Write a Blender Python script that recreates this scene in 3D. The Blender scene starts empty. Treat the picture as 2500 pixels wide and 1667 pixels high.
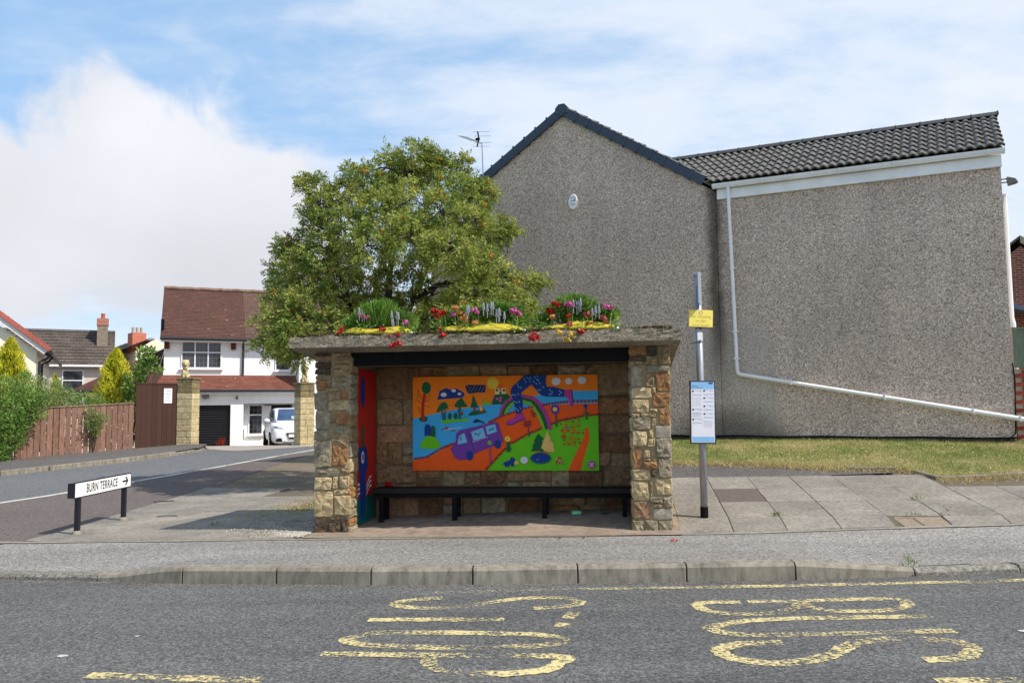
import bpy, bmesh, math, random
import numpy as np
from mathutils import Vector, Matrix

# ------------------------------------------------------------------ camera, sky, sun, exposure
SC = bpy.context.scene
COL = SC.collection
R = math.radians
cam = bpy.data.cameras.new('camera')
cam.sensor_width = 36.0
cam.lens = 36.0 * 1915.0 / 2500.0
cam.clip_start = 0.05
cam.clip_end = 3000.0
camo = bpy.data.objects.new('camera', cam)
COL.objects.link(camo)
camo.location = (0, 0, 1.6)
camo.rotation_mode = 'QUATERNION'
_fw = Vector((0, math.cos(R(4.5)), math.sin(R(4.5))))
_r0 = Vector((1, 0, 0)); _u0 = _r0.cross(_fw)
_rt = _r0 * math.cos(R(.6)) - _u0 * math.sin(R(.6))
_up = _r0 * math.sin(R(.6)) + _u0 * math.cos(R(.6))
camo.rotation_quaternion = Matrix((_rt, _up, -_fw)).transposed().to_quaternion()
SC.camera = camo

SUN = Vector((1.89, -.91, 2.33)).normalized()
world = bpy.data.worlds.new('World'); SC.world = world; world.use_nodes = True
def build_sky():
    nt = world.node_tree; N = nt.nodes; L = nt.links; N.clear()
    def n(t, **k):
        o = N.new(t)
        for a, b in k.items(): setattr(o, a, b)
        return o
    def val(x, sock):
        if hasattr(x, 'is_linked') or hasattr(x, 'links'): L.new(x, sock)
        else: sock.default_value = x
    def ma(op, a, b=0.0, c=None, clamp=False):
        m = n('ShaderNodeMath', operation=op); m.use_clamp = clamp
        val(a, m.inputs[0]); val(b, m.inputs[1])
        if c is not None: val(c, m.inputs[2])
        return m.outputs[0]
    def mr(x, a, b, c=0.0, d=1.0):
        m = n('ShaderNodeMapRange', interpolation_type='SMOOTHSTEP')
        val(x, m.inputs[0]); val(a, m.inputs[1]); val(b, m.inputs[2]); val(c, m.inputs[3]); val(d, m.inputs[4])
        return m.outputs[0]
    def noise(vec, scale, detail=6, rough=.55, dist=0.0):
        m = n('ShaderNodeTexNoise'); m.inputs['Scale'].default_value = scale; m.inputs['Detail'].default_value = detail
        m.inputs['Roughness'].default_value = rough; m.inputs['Distortion'].default_value = dist
        L.new(vec, m.inputs['Vector']); return m.outputs['Fac']
    sky = n('ShaderNodeTexSky', sky_type='NISHITA'); sky.sun_disc = False
    sky.sun_elevation = math.asin(SUN.z); sky.sun_rotation = math.atan2(SUN.x, SUN.y)
    sky.altitude = 120; sky.air_density = 1.0; sky.dust_density = .6; sky.ozone_density = 1.4
    tc = n('ShaderNodeTexCoord'); sep = n('ShaderNodeSeparateXYZ'); L.new(tc.outputs['Generated'], sep.inputs[0])
    x, y, z = sep.outputs
    az = ma('ARCTAN2', x, y); el = ma('ARCSINE', z)
    # cumulus layer: billows in azimuth/elevation
    cv = n('ShaderNodeCombineXYZ'); L.new(az, cv.inputs[0]); L.new(ma('MULTIPLY', el, 1.25), cv.inputs[1]); cv.inputs[2].default_value = 3.1
    big = noise(cv.outputs[0], 3.2, 3, .5)
    fine = noise(cv.outputs[0], 9.0, 9, .55, .35)
    # one large cumulus standing in the west, others follow from the noise
    def blob(a0, e0, ra, re):
        da = ma('DIVIDE', ma('SUBTRACT', az, R(a0)), R(ra)); de = ma('DIVIDE', ma('SUBTRACT', el, R(e0)), R(re))
        return ma('SQRT', ma('ADD', ma('MULTIPLY', da, da), ma('MULTIPLY', de, de)))
    d1 = ma('MINIMUM', ma('MINIMUM', blob(-25.5, 14.0, 10.0, 8.2), blob(-36, 10.5, 9.5, 8.2)), blob(-17.5, 10.8, 8.5, 7.5))
    edge = ma('ADD', ma('SUBTRACT', 1.0, d1), ma('MULTIPLY', ma('SUBTRACT', fine, .5), 1.3))
    cum = mr(edge, -.05, .36)
    cum = ma('MULTIPLY', cum, mr(el, R(2.5), R(9), .25, 1.0))
    cum2 = mr(ma('ADD', big, ma('MULTIPLY', ma('SUBTRACT', fine, .5), .35)), .58, .70)
    cum2 = ma('MULTIPLY', cum2, mr(el, R(4), R(16), 1.0, .35))
    # high thin cirrus sheet, on a plane far overhead
    zz = ma('ADD', ma('MAXIMUM', z, 0.0), .10)
    pv = n('ShaderNodeCombineXYZ'); L.new(ma('DIVIDE', x, zz), pv.inputs[0]); L.new(ma('MULTIPLY', ma('DIVIDE', y, zz), 1.6), pv.inputs[1])
    pv.inputs[2].default_value = 1.7
    ci = noise(pv.outputs[0], .95, 10, .62, .25)
    ci2 = noise(pv.outputs[0], 2.6, 8, .6, .3)
    cover = ma('ADD', mr(az, R(-26), R(22), -.055, .155), mr(el, R(26), R(3), 0.0, .17))
    cir = mr(ma('ADD', ma('ADD', ma('MULTIPLY', ci, .62), ma('MULTIPLY', ci2, .38)), cover), .44, .74)
    cir = ma('MULTIPLY', cir, .9)
    hz_ = mr(el, R(13), R(-1), 0.0, .55)
    a1 = ma('SUBTRACT', 1.0, ma('MULTIPLY', ma('SUBTRACT', 1.0, cir), ma('SUBTRACT', 1.0, hz_)))
    a2 = ma('SUBTRACT', 1.0, ma('MULTIPLY', ma('SUBTRACT', 1.0, cum), ma('SUBTRACT', 1.0, cum2)))
    # cumulus bodies are a little greyer low down
    shade = ma('ADD', mr(el, R(20), R(5), 1.0, .82), ma('MULTIPLY', ma('SUBTRACT', big, .5), .5))
    b_sky = n('ShaderNodeBackground'); L.new(sky.outputs[0], b_sky.inputs[0]); b_sky.inputs[1].default_value = SKY
    # blue of the clear sky is lifted a little by thin haze
    b_cir = n('ShaderNodeBackground'); b_cir.inputs[0].default_value = (.82, .89, 1.0, 1); b_cir.inputs[1].default_value = CIR
    b_cum = n('ShaderNodeBackground'); b_cum.inputs[0].default_value = (.92, .94, 1.0, 1)
    L.new(ma('MULTIPLY', shade, CUM), b_cum.inputs[1])
    b_veil = n('ShaderNodeBackground'); b_veil.inputs[0].default_value = (.40, .66, 1.0, 1); b_veil.inputs[1].default_value = 1.08
    m0 = n('ShaderNodeMixShader'); L.new(mr(el, R(24), R(62), .60, .12), m0.inputs[0]); L.new(b_sky.outputs[0], m0.inputs[1]); L.new(b_veil.outputs[0], m0.inputs[2])
    m1 = n('ShaderNodeMixShader'); L.new(a1, m1.inputs[0]); L.new(m0.outputs[0], m1.inputs[1]); L.new(b_cir.outputs[0], m1.inputs[2])
    m2 = n('ShaderNodeMixShader'); L.new(a2, m2.inputs[0]); L.new(m1.outputs[0], m2.inputs[1]); L.new(b_cum.outputs[0], m2.inputs[2])
    o = n('ShaderNodeOutputWorld'); L.new(m2.outputs[0], o.inputs[0])
SKY, CIR, CUM = .14, .97, .91
build_sky()
sl = bpy.data.lights.new('sun', 'SUN'); sl.energy = 4.7; sl.angle = R(.53); sl.color = (1.0, .925, .82)
so = bpy.data.objects.new('sun', sl); COL.objects.link(so)
so.rotation_mode = 'QUATERNION'; so.rotation_quaternion = (-SUN).to_track_quat('-Z', 'Y'); so.location = (20, -20, 30)
SC.view_settings.view_transform = 'Standard'; SC.view_settings.look = 'None'
SC.view_settings.exposure = .08; SC.view_settings.gamma = 1.0
SC.view_settings.use_curve_mapping = False

# ------------------------------------------------------------------ helpers
rnd = random.Random(7)
def srgb(r, g=None, b=None):
    if g is None: r, g, b = r
    f = lambda c: (c/255/12.92) if c/255 <= .04045 else ((c/255 + .055)/1.055)**2.4
    return (f(r), f(g), f(b), 1.0)
MATS = {}
def mat(name, stops, scale=6.0, detail=6, rough=.85, bump=.25, bscale=None, tex='noise', mott=0.0, mscale=.8,
        rvar=0.0, metal=0.0, spec=.3, coord='Object', isl=0.0, bdist=.01, stretch=None, trans=0.0, extra=None):
    """procedural material: colour ramp over noise / cells, slow mottling, per-object and per-island variation, bump"""
    if name in MATS: return MATS[name]
    m = bpy.data.materials.new(name); m.use_nodes = True
    nt = m.node_tree; N = nt.nodes; L = nt.links
    b = N['Principled BSDF']; b.inputs['Roughness'].default_value = rough; b.inputs['Metallic'].default_value = metal
    b.inputs['Specular IOR Level'].default_value = spec
    tc = N.new('ShaderNodeTexCoord'); vec = tc.outputs[coord]
    if coord == 'World':
        pass
    if stretch:
        mp = N.new('ShaderNodeMapping'); mp.inputs['Scale'].default_value = stretch; L.new(vec, mp.inputs[0]); vec = mp.outputs[0]
    if tex == 'noise':
        t = N.new('ShaderNodeTexNoise'); t.inputs['Scale'].default_value = scale; t.inputs['Detail'].default_value = detail
        t.inputs['Roughness'].default_value = .62; L.new(vec, t.inputs['Vector']); fac = t.outputs['Fac']
    else:
        t = N.new('ShaderNodeTexVoronoi'); t.inputs['Scale'].default_value = scale; L.new(vec, t.inputs['Vector'])
        wn = N.new('ShaderNodeSeparateColor'); L.new(t.outputs['Color'], wn.inputs[0]); fac = wn.outputs[0]
    if len(stops) == 1: stops = [(0, stops[0]), (1, stops[0])]
    elif not isinstance(stops[0][1], (tuple, list)): stops = [(.3 + .4*i/(len(stops)-1), s) for i, s in enumerate(stops)]
    rp = N.new('ShaderNodeValToRGB'); e = rp.color_ramp.elements
    while len(e) < len(stops): e.new(.5)
    for i, (p, c) in enumerate(stops): e[i].position = p; e[i].color = c if len(c) == 4 else (*c, 1)
    L.new(fac, rp.inputs[0]); col = rp.outputs[0]
    def scale_col(col, f):
        mx = N.new('ShaderNodeVectorMath'); mx.operation = 'SCALE'; L.new(col, mx.inputs[0]); L.new(f, mx.inputs['Scale']); return mx.outputs[0]
    def rng(src, lo, hi, a=0.0, b2=1.0):
        r = N.new('ShaderNodeMapRange'); L.new(src, r.inputs[0]); r.inputs[1].default_value = a; r.inputs[2].default_value = b2
        r.inputs[3].default_value = lo; r.inputs[4].default_value = hi; return r.outputs[0]
    if mott:
        t2 = N.new('ShaderNodeTexNoise'); t2.inputs['Scale'].default_value = mscale; t2.inputs['Detail'].default_value = 5
        L.new(tc.outputs[coord], t2.inputs['Vector']); col = scale_col(col, rng(t2.outputs['Fac'], 1-mott, 1+mott, .3, .7))
    if rvar:
        oi = N.new('ShaderNodeObjectInfo'); col = scale_col(col, rng(oi.outputs['Random'], 1-rvar, 1+rvar))
    if isl:
        g = N.new('ShaderNodeNewGeometry'); col = scale_col(col, rng(g.outputs['Random Per Island'], 1-isl, 1+isl))
    if extra: col = extra(N, L, tc, col)
    L.new(col, b.inputs['Base Color'])
    if bump:
        if bscale is None or tex != 'noise':
            src = t.outputs['Distance'] if tex != 'noise' else fac
        else:
            t3 = N.new('ShaderNodeTexNoise'); t3.inputs['Scale'].default_value = bscale; t3.inputs['Detail'].default_value = 8
            t3.inputs['Roughness'].default_value = .65; L.new(vec, t3.inputs['Vector']); src = t3.outputs['Fac']
        bp = N.new('ShaderNodeBump'); bp.inputs['Strength'].default_value = bump; bp.inputs['Distance'].default_value = bdist
        if tex != 'noise': bp.invert = True
        L.new(src, bp.inputs['Height']); L.new(bp.outputs[0], b.inputs['Normal'])
    if trans:
        out = N['Material Output']; tr = N.new('ShaderNodeBsdfTranslucent'); L.new(col, tr.inputs[0])
        mx = N.new('ShaderNodeMixShader'); mx.inputs[0].default_value = trans
        L.new(b.outputs[0], mx.inputs[1]); L.new(tr.outputs[0], mx.inputs[2]); L.new(mx.outputs[0], out.inputs[0])
    MATS[name] = m
    return m
def plain(name, c, rough=.6, **k):
    """near-uniform paint: faint grain so it never reads as flat"""
    c = c[:3]
    return mat(name, [(0.25, tuple(x*.93 for x in c)), (.75, tuple(min(1, x*1.05) for x in c))], scale=k.pop('scale', 9), rough=rough, bump=k.pop('bump', .06), **k)

class MB:
    def __init__(s): s.v = []; s.f = []; s.m = []
    def add(s, vs, fs, mi=0):
        o = len(s.v); s.v += [tuple(p) for p in vs]; s.f += [tuple(i+o for i in f) for f in fs]; s.m += [mi]*len(fs); return s
    def box(s, x0, x1, y0, y1, z0, z1, mi=0):
        return s.add([(x0,y0,z0),(x1,y0,z0),(x1,y1,z0),(x0,y1,z0),(x0,y0,z1),(x1,y0,z1),(x1,y1,z1),(x0,y1,z1)],
                     [(0,3,2,1),(4,5,6,7),(0,1,5,4),(1,2,6,5),(2,3,7,6),(3,0,4,7)], mi)
    def hexa(s, b, t, mi=0):
        return s.add(list(b)+list(t), [(0,3,2,1),(4,5,6,7),(0,1,5,4),(1,2,6,5),(2,3,7,6),(3,0,4,7)], mi)
    def prism(s, poly, w, mi=0):
        """poly: list of 3D points, extruded by vector w"""
        n = len(poly); w = Vector(w); p = [Vector(q) for q in poly]; q = [a + w for a in p]
        return s.add(p+q, [tuple(range(n))[::-1], tuple(range(n, 2*n))] + [(i, (i+1) % n, n+(i+1) % n, n+i) for i in range(n)], mi)
    def tube(s, path, r, n=8, mi=0, cap=True):
        P = [Vector(p) for p in path]; k = len(P); rr = r if isinstance(r, (list, tuple)) else [r]*k
        vs = []; ref = None
        for i in range(k):
            d = (P[min(i+1, k-1)] - P[max(i-1, 0)]).normalized()
            if ref is None: ref = Vector((1, 0, 0)) if abs(d.x) < .8 else Vector((0, 1, 0))
            a = d.cross(ref).normalized(); b = a.cross(d).normalized(); ref = b
            ref = b
            for j in range(n):
                t = 2*math.pi*j/n; vs.append(P[i] + (a*math.cos(t) + b*math.sin(t))*rr[i])
        fs = [(i*n+j, i*n+(j+1) % n, (i+1)*n+(j+1) % n, (i+1)*n+j) for i in range(k-1) for j in range(n)]
        if cap: fs += [tuple(range(n))[::-1], tuple((k-1)*n+j for j in range(n))]
        return s.add(vs, fs, mi)
    def lathe(s, prof, n=16, c=(0,0,0), mi=0, sx=1, sy=1):
        vs = []
        for r, z in prof:
            for j in range(n):
                t = 2*math.pi*j/n; vs.append((c[0]+r*sx*math.cos(t), c[1]+r*sy*math.sin(t), c[2]+z))
        k = len(prof)
        fs = [(i*n+j, i*n+(j+1) % n, (i+1)*n+(j+1) % n, (i+1)*n+j) for i in range(k-1) for j in range(n)]
        fs += [tuple(range(n))[::-1], tuple((k-1)*n+j for j in range(n))]
        return s.add(vs, fs, mi)
    def ell(s, c, r, n=10, k=7, mi=0):
        prof = [(math.sin(math.pi*i/k), -math.cos(math.pi*i/k)) for i in range(k+1)]
        prof[0] = (.05, -1); prof[-1] = (.05, 1)
        vs = []
        for a, z in prof:
            for j in range(n):
                t = 2*math.pi*j/n; vs.append((c[0]+a*r[0]*math.cos(t), c[1]+a*r[1]*math.sin(t), c[2]+z*r[2]))
        fs = [(i*n+j, i*n+(j+1) % n, (i+1)*n+(j+1) % n, (i+1)*n+j) for i in range(k) for j in range(n)]
        fs += [tuple(range(n))[::-1], tuple(k*n+j for j in range(n))]
        return s.add(vs, fs, mi)
    def grid(s, rows, mi=0):
        """rows: list of equal-length point lists"""
        k = len(rows); n = len(rows[0])
        return s.add([p for r in rows for p in r], [(i*n+j, i*n+j+1, (i+1)*n+j+1, (i+1)*n+j) for i in range(k-1) for j in range(n-1)], mi)
    def mesh(s, name, mats, smooth=False):
        me = bpy.data.meshes.new(name); me.from_pydata(s.v, [], s.f)
        for m in (mats if isinstance(mats, (list, tuple)) else [mats]): me.materials.append(m)
        if len(me.materials) > 1: me.polygons.foreach_set('material_index', s.m)
        if smooth: me.polygons.foreach_set('use_smooth', [True]*len(me.polygons))
        me.update(); return me
    def build(s, name, mats, parent=None, smooth=False, bevel=0.0, fix=False):
        me = s.mesh(name, mats, smooth)
        if fix:
            bm = bmesh.new(); bm.from_mesh(me); bmesh.ops.recalc_face_normals(bm, faces=bm.faces); bm.to_mesh(me); bm.free()
        return link(name, me, parent, bevel)
def link(name, me, parent=None, bevel=0.0):
    o = bpy.data.objects.new(name, me); COL.objects.link(o)
    if parent: o.parent = parent
    if bevel:
        b = o.modifiers.new('bevel', 'BEVEL'); b.width = bevel; b.segments = 2; b.limit_method = 'ANGLE'; b.angle_limit = R(40)
    return o
def empty(name, loc=(0,0,0), rz=0.0, parent=None):
    o = bpy.data.objects.new(name, None); COL.objects.link(o); o.location = loc; o.rotation_euler = (0, 0, rz); o.empty_display_size = .1
    if parent: o.parent = parent
    return o
def tag(o, label, cat, group=None):
    o['label'] = label; o['category'] = cat
    if group: o['group'] = group
    return o
def struct(o, label=None):
    o['kind'] = 'structure'
    if label: o['label'] = label
    return o
def stuff(o): o['kind'] = 'stuff'; return o
def lerp(a, b, t): return a + (b-a)*t
def clip(a, l, h): return max(l, min(h, a))
def sst(a, b, x):
    t = clip((x-a)/(b-a), 0, 1); return t*t*(3-2*t)
def pl_y(pts, x):
    """y on a polyline given x (points sorted by x)"""
    for (x0, y0), (x1, y1) in zip(pts, pts[1:]):
        if x <= x1: return lerp(y0, y1, (x-x0)/(x1-x0))
    return pts[-1][1]
def resample(pts, step):
    out = [Vector(pts[0])]
    for a, b in zip(pts, pts[1:]):
        a, b = Vector(a), Vector(b); n = max(1, int((b-a).length/step))
        out += [a.lerp(b, (i+1)/n) for i in range(n)]
    return out
def resample_n(pts, n):
    P = [Vector(p) for p in pts]; d = [0]
    for a, b in zip(P, P[1:]): d.append(d[-1] + (b-a).length)
    out = []
    for i in range(n):
        t = d[-1]*i/(n-1); k = 0
        while k < len(P)-2 and d[k+1] < t: k += 1
        out.append(P[k].lerp(P[k+1], (t-d[k])/max(1e-9, d[k+1]-d[k])))
    return out
def text_mesh(name, txt, size, m, parent, mtx, sx=1.0, align='CENTER', off=0.0, space=1.0):
    cu = bpy.data.curves.new(name, 'FONT'); cu.body = txt; cu.size = size; cu.align_x = align; cu.align_y = 'CENTER'; cu.resolution_u = 3
    cu.offset = off; cu.space_character = space
    t = bpy.data.objects.new(name, cu); COL.objects.link(t)
    dg = bpy.context.evaluated_depsgraph_get(); me = bpy.data.meshes.new_from_object(t.evaluated_get(dg))
    bpy.data.objects.remove(t); me.name = name
    me.transform(mtx @ Matrix.Diagonal((sx, 1, 1, 1)))
    me.materials.clear(); me.materials.append(m)
    return link(name, me, parent)
def leaf_mesh(name, P, D, size, asp, m, rng, parent=None, fold=.25, droop=0.0):
    """many small folded leaves: P centres, D pointing directions (numpy), one mesh"""
    n = len(P); D = D/np.linalg.norm(D, axis=1, keepdims=True)
    rv = rng.normal(size=(n, 3)); S = np.cross(D, rv); S /= np.linalg.norm(S, axis=1, keepdims=True)+1e-9
    Nn = np.cross(S, D); s = (size*rng.uniform(.65, 1.3, n))[:, None]
    a = P - D*s*.5; c = P + D*s*.5; b = P + S*s*asp*.5 + Nn*s*asp*fold; d = P - S*s*asp*.5 + Nn*s*asp*fold
    V = np.stack([a, b, c, d], 1).reshape(-1, 3)
    F = np.arange(4*n).reshape(-1, 4)
    T = np.concatenate([F[:, [0, 1, 2]], F[:, [0, 2, 3]]], 1).reshape(-1, 3)
    me = np_mesh(name, V, T); me.materials.append(m)
    return link(name, me, parent)
def np_mesh(name, V, T):
    me = bpy.data.meshes.new(name); V = np.ascontiguousarray(V, np.float32); T = np.ascontiguousarray(T, np.int32); k = T.shape[1]
    me.vertices.add(len(V)); me.vertices.foreach_set('co', V.ravel())
    me.loops.add(T.size); me.loops.foreach_set('vertex_index', T.ravel())
    me.polygons.add(len(T)); me.polygons.foreach_set('loop_start', np.arange(0, T.size, k, dtype=np.int32))
    me.update(calc_edges=True); return me
def foliage(name, base, dark, light, isl=.35, trans=.3, rough=.6, mscale=1.6):
    return mat(name, [(.3, dark), (.5, base), (.72, light)], scale=mscale, detail=4, rough=rough, bump=0, isl=isl, trans=trans, spec=.25)
LP=[(-0.01, 0.2, 2.08, 2.12, 'd'), (-0.01, 0.2, 2.02, 2.08, 'b'), (0.2, 0.41, 2.08, 2.12, 'b'), (0.23, 0.42, 1.99, 2.07, 'b'), (-0.01, 0.19, 1.94, 2.01, 'd'), (0.21, 0.41, 1.92, 1.98, 'b'), (-0.01, 0.18, 1.86, 1.93, 'd'), (0.22, 0.4, 1.83, 1.92, 'b'), (-0.0, 0.2, 1.8, 1.85, 'b'), (0.21, 0.41, 1.78, 1.83, 'b'), (0.0, 0.13, 1.67, 1.79, 'o'), (0.2, 0.41, 1.71, 1.78, 'g'), (0.14, 0.19, 1.71, 1.78, 'b'), (0.16, 0.3, 1.66, 1.7, 'b'), (0.31, 0.41, 1.57, 1.7, 'o'), (0.12, 0.19, 1.61, 1.66, 'b'), (0.15, 0.26, 1.54, 1.65, 'b'), (-0.01, 0.15, 1.44, 1.65, 'g'), (0.26, 0.31, 1.56, 1.66, 'b'), (0.16, 0.42, 1.43, 1.56, 'c'), (-0.0, 0.19, 1.21, 1.43, 'g'), (0.19, 0.25, 1.28, 1.41, 'b'), (0.25, 0.42, 1.26, 1.41, 'o'), (0.23, 0.42, 1.16, 1.25, 'g'), (-0.01, 0.17, 1.09, 1.21, 'g'), (0.19, 0.42, 1.0, 1.16, 'b'), (-0.01, 0.2, 0.77, 1.08, 'g'), (0.21, 0.41, 0.77, 1.03, 'o'), (-0.0, 0.3, 0.66, 0.76, 'g'), (0.32, 0.43, 0.69, 0.76, 'b'), (-0.0, 0.21, 0.5, 0.65, 'c'), (0.22, 0.29, 0.52, 0.66, 'c'), (0.3, 0.42, 0.53, 0.68, 'c'), (0.23, 0.42, 0.46, 0.52, 'c'), (-0.01, 0.23, 0.2, 0.49, 'c'), (0.24, 0.44, 0.22, 0.45, 'c'), (-0.0, 0.16, -0.0, 0.19, 'd'), (0.17, 0.42, 0.15, 0.2, 'd'), (0.17, 0.27, 0.0, 0.14, 'd'), (0.27, 0.34, 0.0, 0.14, 'd'), (0.34, 0.42, 0.0, 0.14, 'd')]
RP=[(3.71, 3.9, 2.02, 2.14, 'o'), (3.9, 4.02, 2.01, 2.14, 'd'), (4.03, 4.16, 1.91, 2.13, 'b'), (3.71, 3.9, 1.96, 2.02, 'd'), (3.71, 3.85, 1.91, 1.96, 'b'), (3.86, 3.94, 1.91, 1.96, 'b'), (3.94, 4.02, 1.9, 2.0, 'b'), (3.72, 3.85, 1.67, 1.9, 'g'), (3.89, 4.15, 1.83, 1.9, 'g'), (3.88, 3.99, 1.66, 1.82, 'b'), (4.0, 4.16, 1.61, 1.82, 'o'), (3.72, 3.95, 1.54, 1.66, 'c'), (3.96, 4.0, 1.6, 1.66, 'c'), (3.96, 4.15, 1.44, 1.6, 'o'), (3.72, 3.91, 1.38, 1.53, 'c'), (3.92, 4.01, 1.39, 1.42, 'c'), (4.02, 4.15, 1.24, 1.43, 'o'), (3.72, 3.81, 1.33, 1.37, 'c'), (3.82, 3.99, 1.33, 1.37, 'c'), (3.72, 3.93, 1.19, 1.33, 'g'), (3.94, 3.99, 1.23, 1.32, 'c'), (3.98, 4.15, 1.1, 1.23, 's'), (3.72, 3.88, 1.01, 1.18, 'c'), (3.91, 3.95, 1.1, 1.19, 'c'), (3.89, 3.97, 1.0, 1.09, 'c'), (3.98, 4.16, 0.88, 1.09, 'g'), (3.72, 3.82, 0.76, 0.99, 'o'), (3.85, 3.91, 0.88, 0.97, 'c'), (3.85, 3.92, 0.85, 0.87, 'c'), (3.93, 3.99, 0.85, 0.87, 'c'), (3.84, 3.99, 0.75, 0.84, 'o'), (4.0, 4.15, 0.66, 0.87, 'g'), (3.72, 3.91, 0.63, 0.75, 'c'), (3.92, 3.98, 0.66, 0.74, 'd'), (3.72, 3.89, 0.41, 0.61, 'c'), (3.91, 3.93, 0.46, 0.61, 'c'), (3.97, 4.15, 0.47, 0.65, 'c'), (3.9, 4.04, 0.38, 0.45, 'g'), (4.05, 4.15, 0.33, 0.45, 'g'), (3.92, 4.03, 0.33, 0.37, 'b'), (3.72, 3.9, 0.21, 0.39, 'p'), (3.93, 4.15, 0.2, 0.32, 's'), (3.71, 3.83, 0.06, 0.19, 'g'), (3.84, 3.98, 0.06, 0.19, 'g'), (3.99, 4.14, 0.07, 0.19, 'g')]
LET={'B': [[(1.8, 6.4), (1.65, 6.41), (1.51, 6.41), (1.44, 6.35), (1.46, 6.2), (1.57, 6.1), (1.78, 6.04), (2.0, 6.08), (2.16, 6.19), (2.26, 6.32), (2.29, 6.18), (2.41, 6.07), (2.6, 6.04), (2.8, 6.05), (2.97, 6.13), (3.05, 6.24), (3.06, 6.34), (2.98, 6.39)], [(1.86, 6.41), (2.23, 6.39), (2.58, 6.4), (2.98, 6.39)]], 'U': [[(3.04, 5.86), (2.53, 5.88), (2.05, 5.89), (1.69, 5.86), (1.48, 5.78), (1.38, 5.71), (1.42, 5.61), (1.52, 5.54), (1.69, 5.5), (2.21, 5.49), (2.66, 5.5), (3.0, 5.49)]], 'S': [[(1.77, 5.33), (1.56, 5.33), (1.41, 5.29), (1.32, 5.2), (1.33, 5.08), (1.43, 4.98), (1.61, 4.92), (1.83, 4.97), (2.01, 5.08), (2.19, 5.25), (2.4, 5.34), (2.64, 5.33), (2.83, 5.28), (2.91, 5.17), (2.87, 5.06), (2.76, 4.96), (2.62, 4.92), (2.49, 4.92)]], 'S2': [[(-0.61, 6.77), (-0.85, 6.75), (-0.99, 6.63), (-0.93, 6.53), (-0.69, 6.45), (-0.43, 6.47), (-0.19, 6.6), (0.1, 6.7), (0.39, 6.68), (0.53, 6.55), (0.47, 6.43), (0.3, 6.38), (0.15, 6.37)]], 'T': [[(-1.12, 6.15), (-0.6, 6.11), (-0.08, 6.06)], [(0.46, 6.22), (0.39, 6.04)], [(0.36, 5.93), (0.32, 5.82)]], 'O': [[(-1.07, 5.75), (-0.89, 5.79), (-0.26, 5.72), (0.17, 5.64), (0.32, 5.53), (0.25, 5.42), (-0.01, 5.38), (-0.54, 5.41), (-0.96, 5.49), (-1.17, 5.6), (-1.15, 5.69), (-1.07, 5.75)]], 'P': [[(-1.28, 5.33), (-0.52, 5.24), (0.28, 5.15), (0.26, 5.01), (0.15, 4.89), (-0.14, 4.86), (-0.41, 4.93), (-0.53, 5.05), (-0.56, 5.22)]], 'line': [[(-0.7, 6.98), (0.16, 6.99), (1.57, 6.93), (2.63, 6.91), (3.68, 6.9), (4.39, 6.9)]], 'dash1': [[(-2.66, 5.02), (-2.1, 4.93), (-1.52, 4.85)]], 'dash2': [[(2.37, 4.55), (2.85, 4.53)]]}
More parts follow.
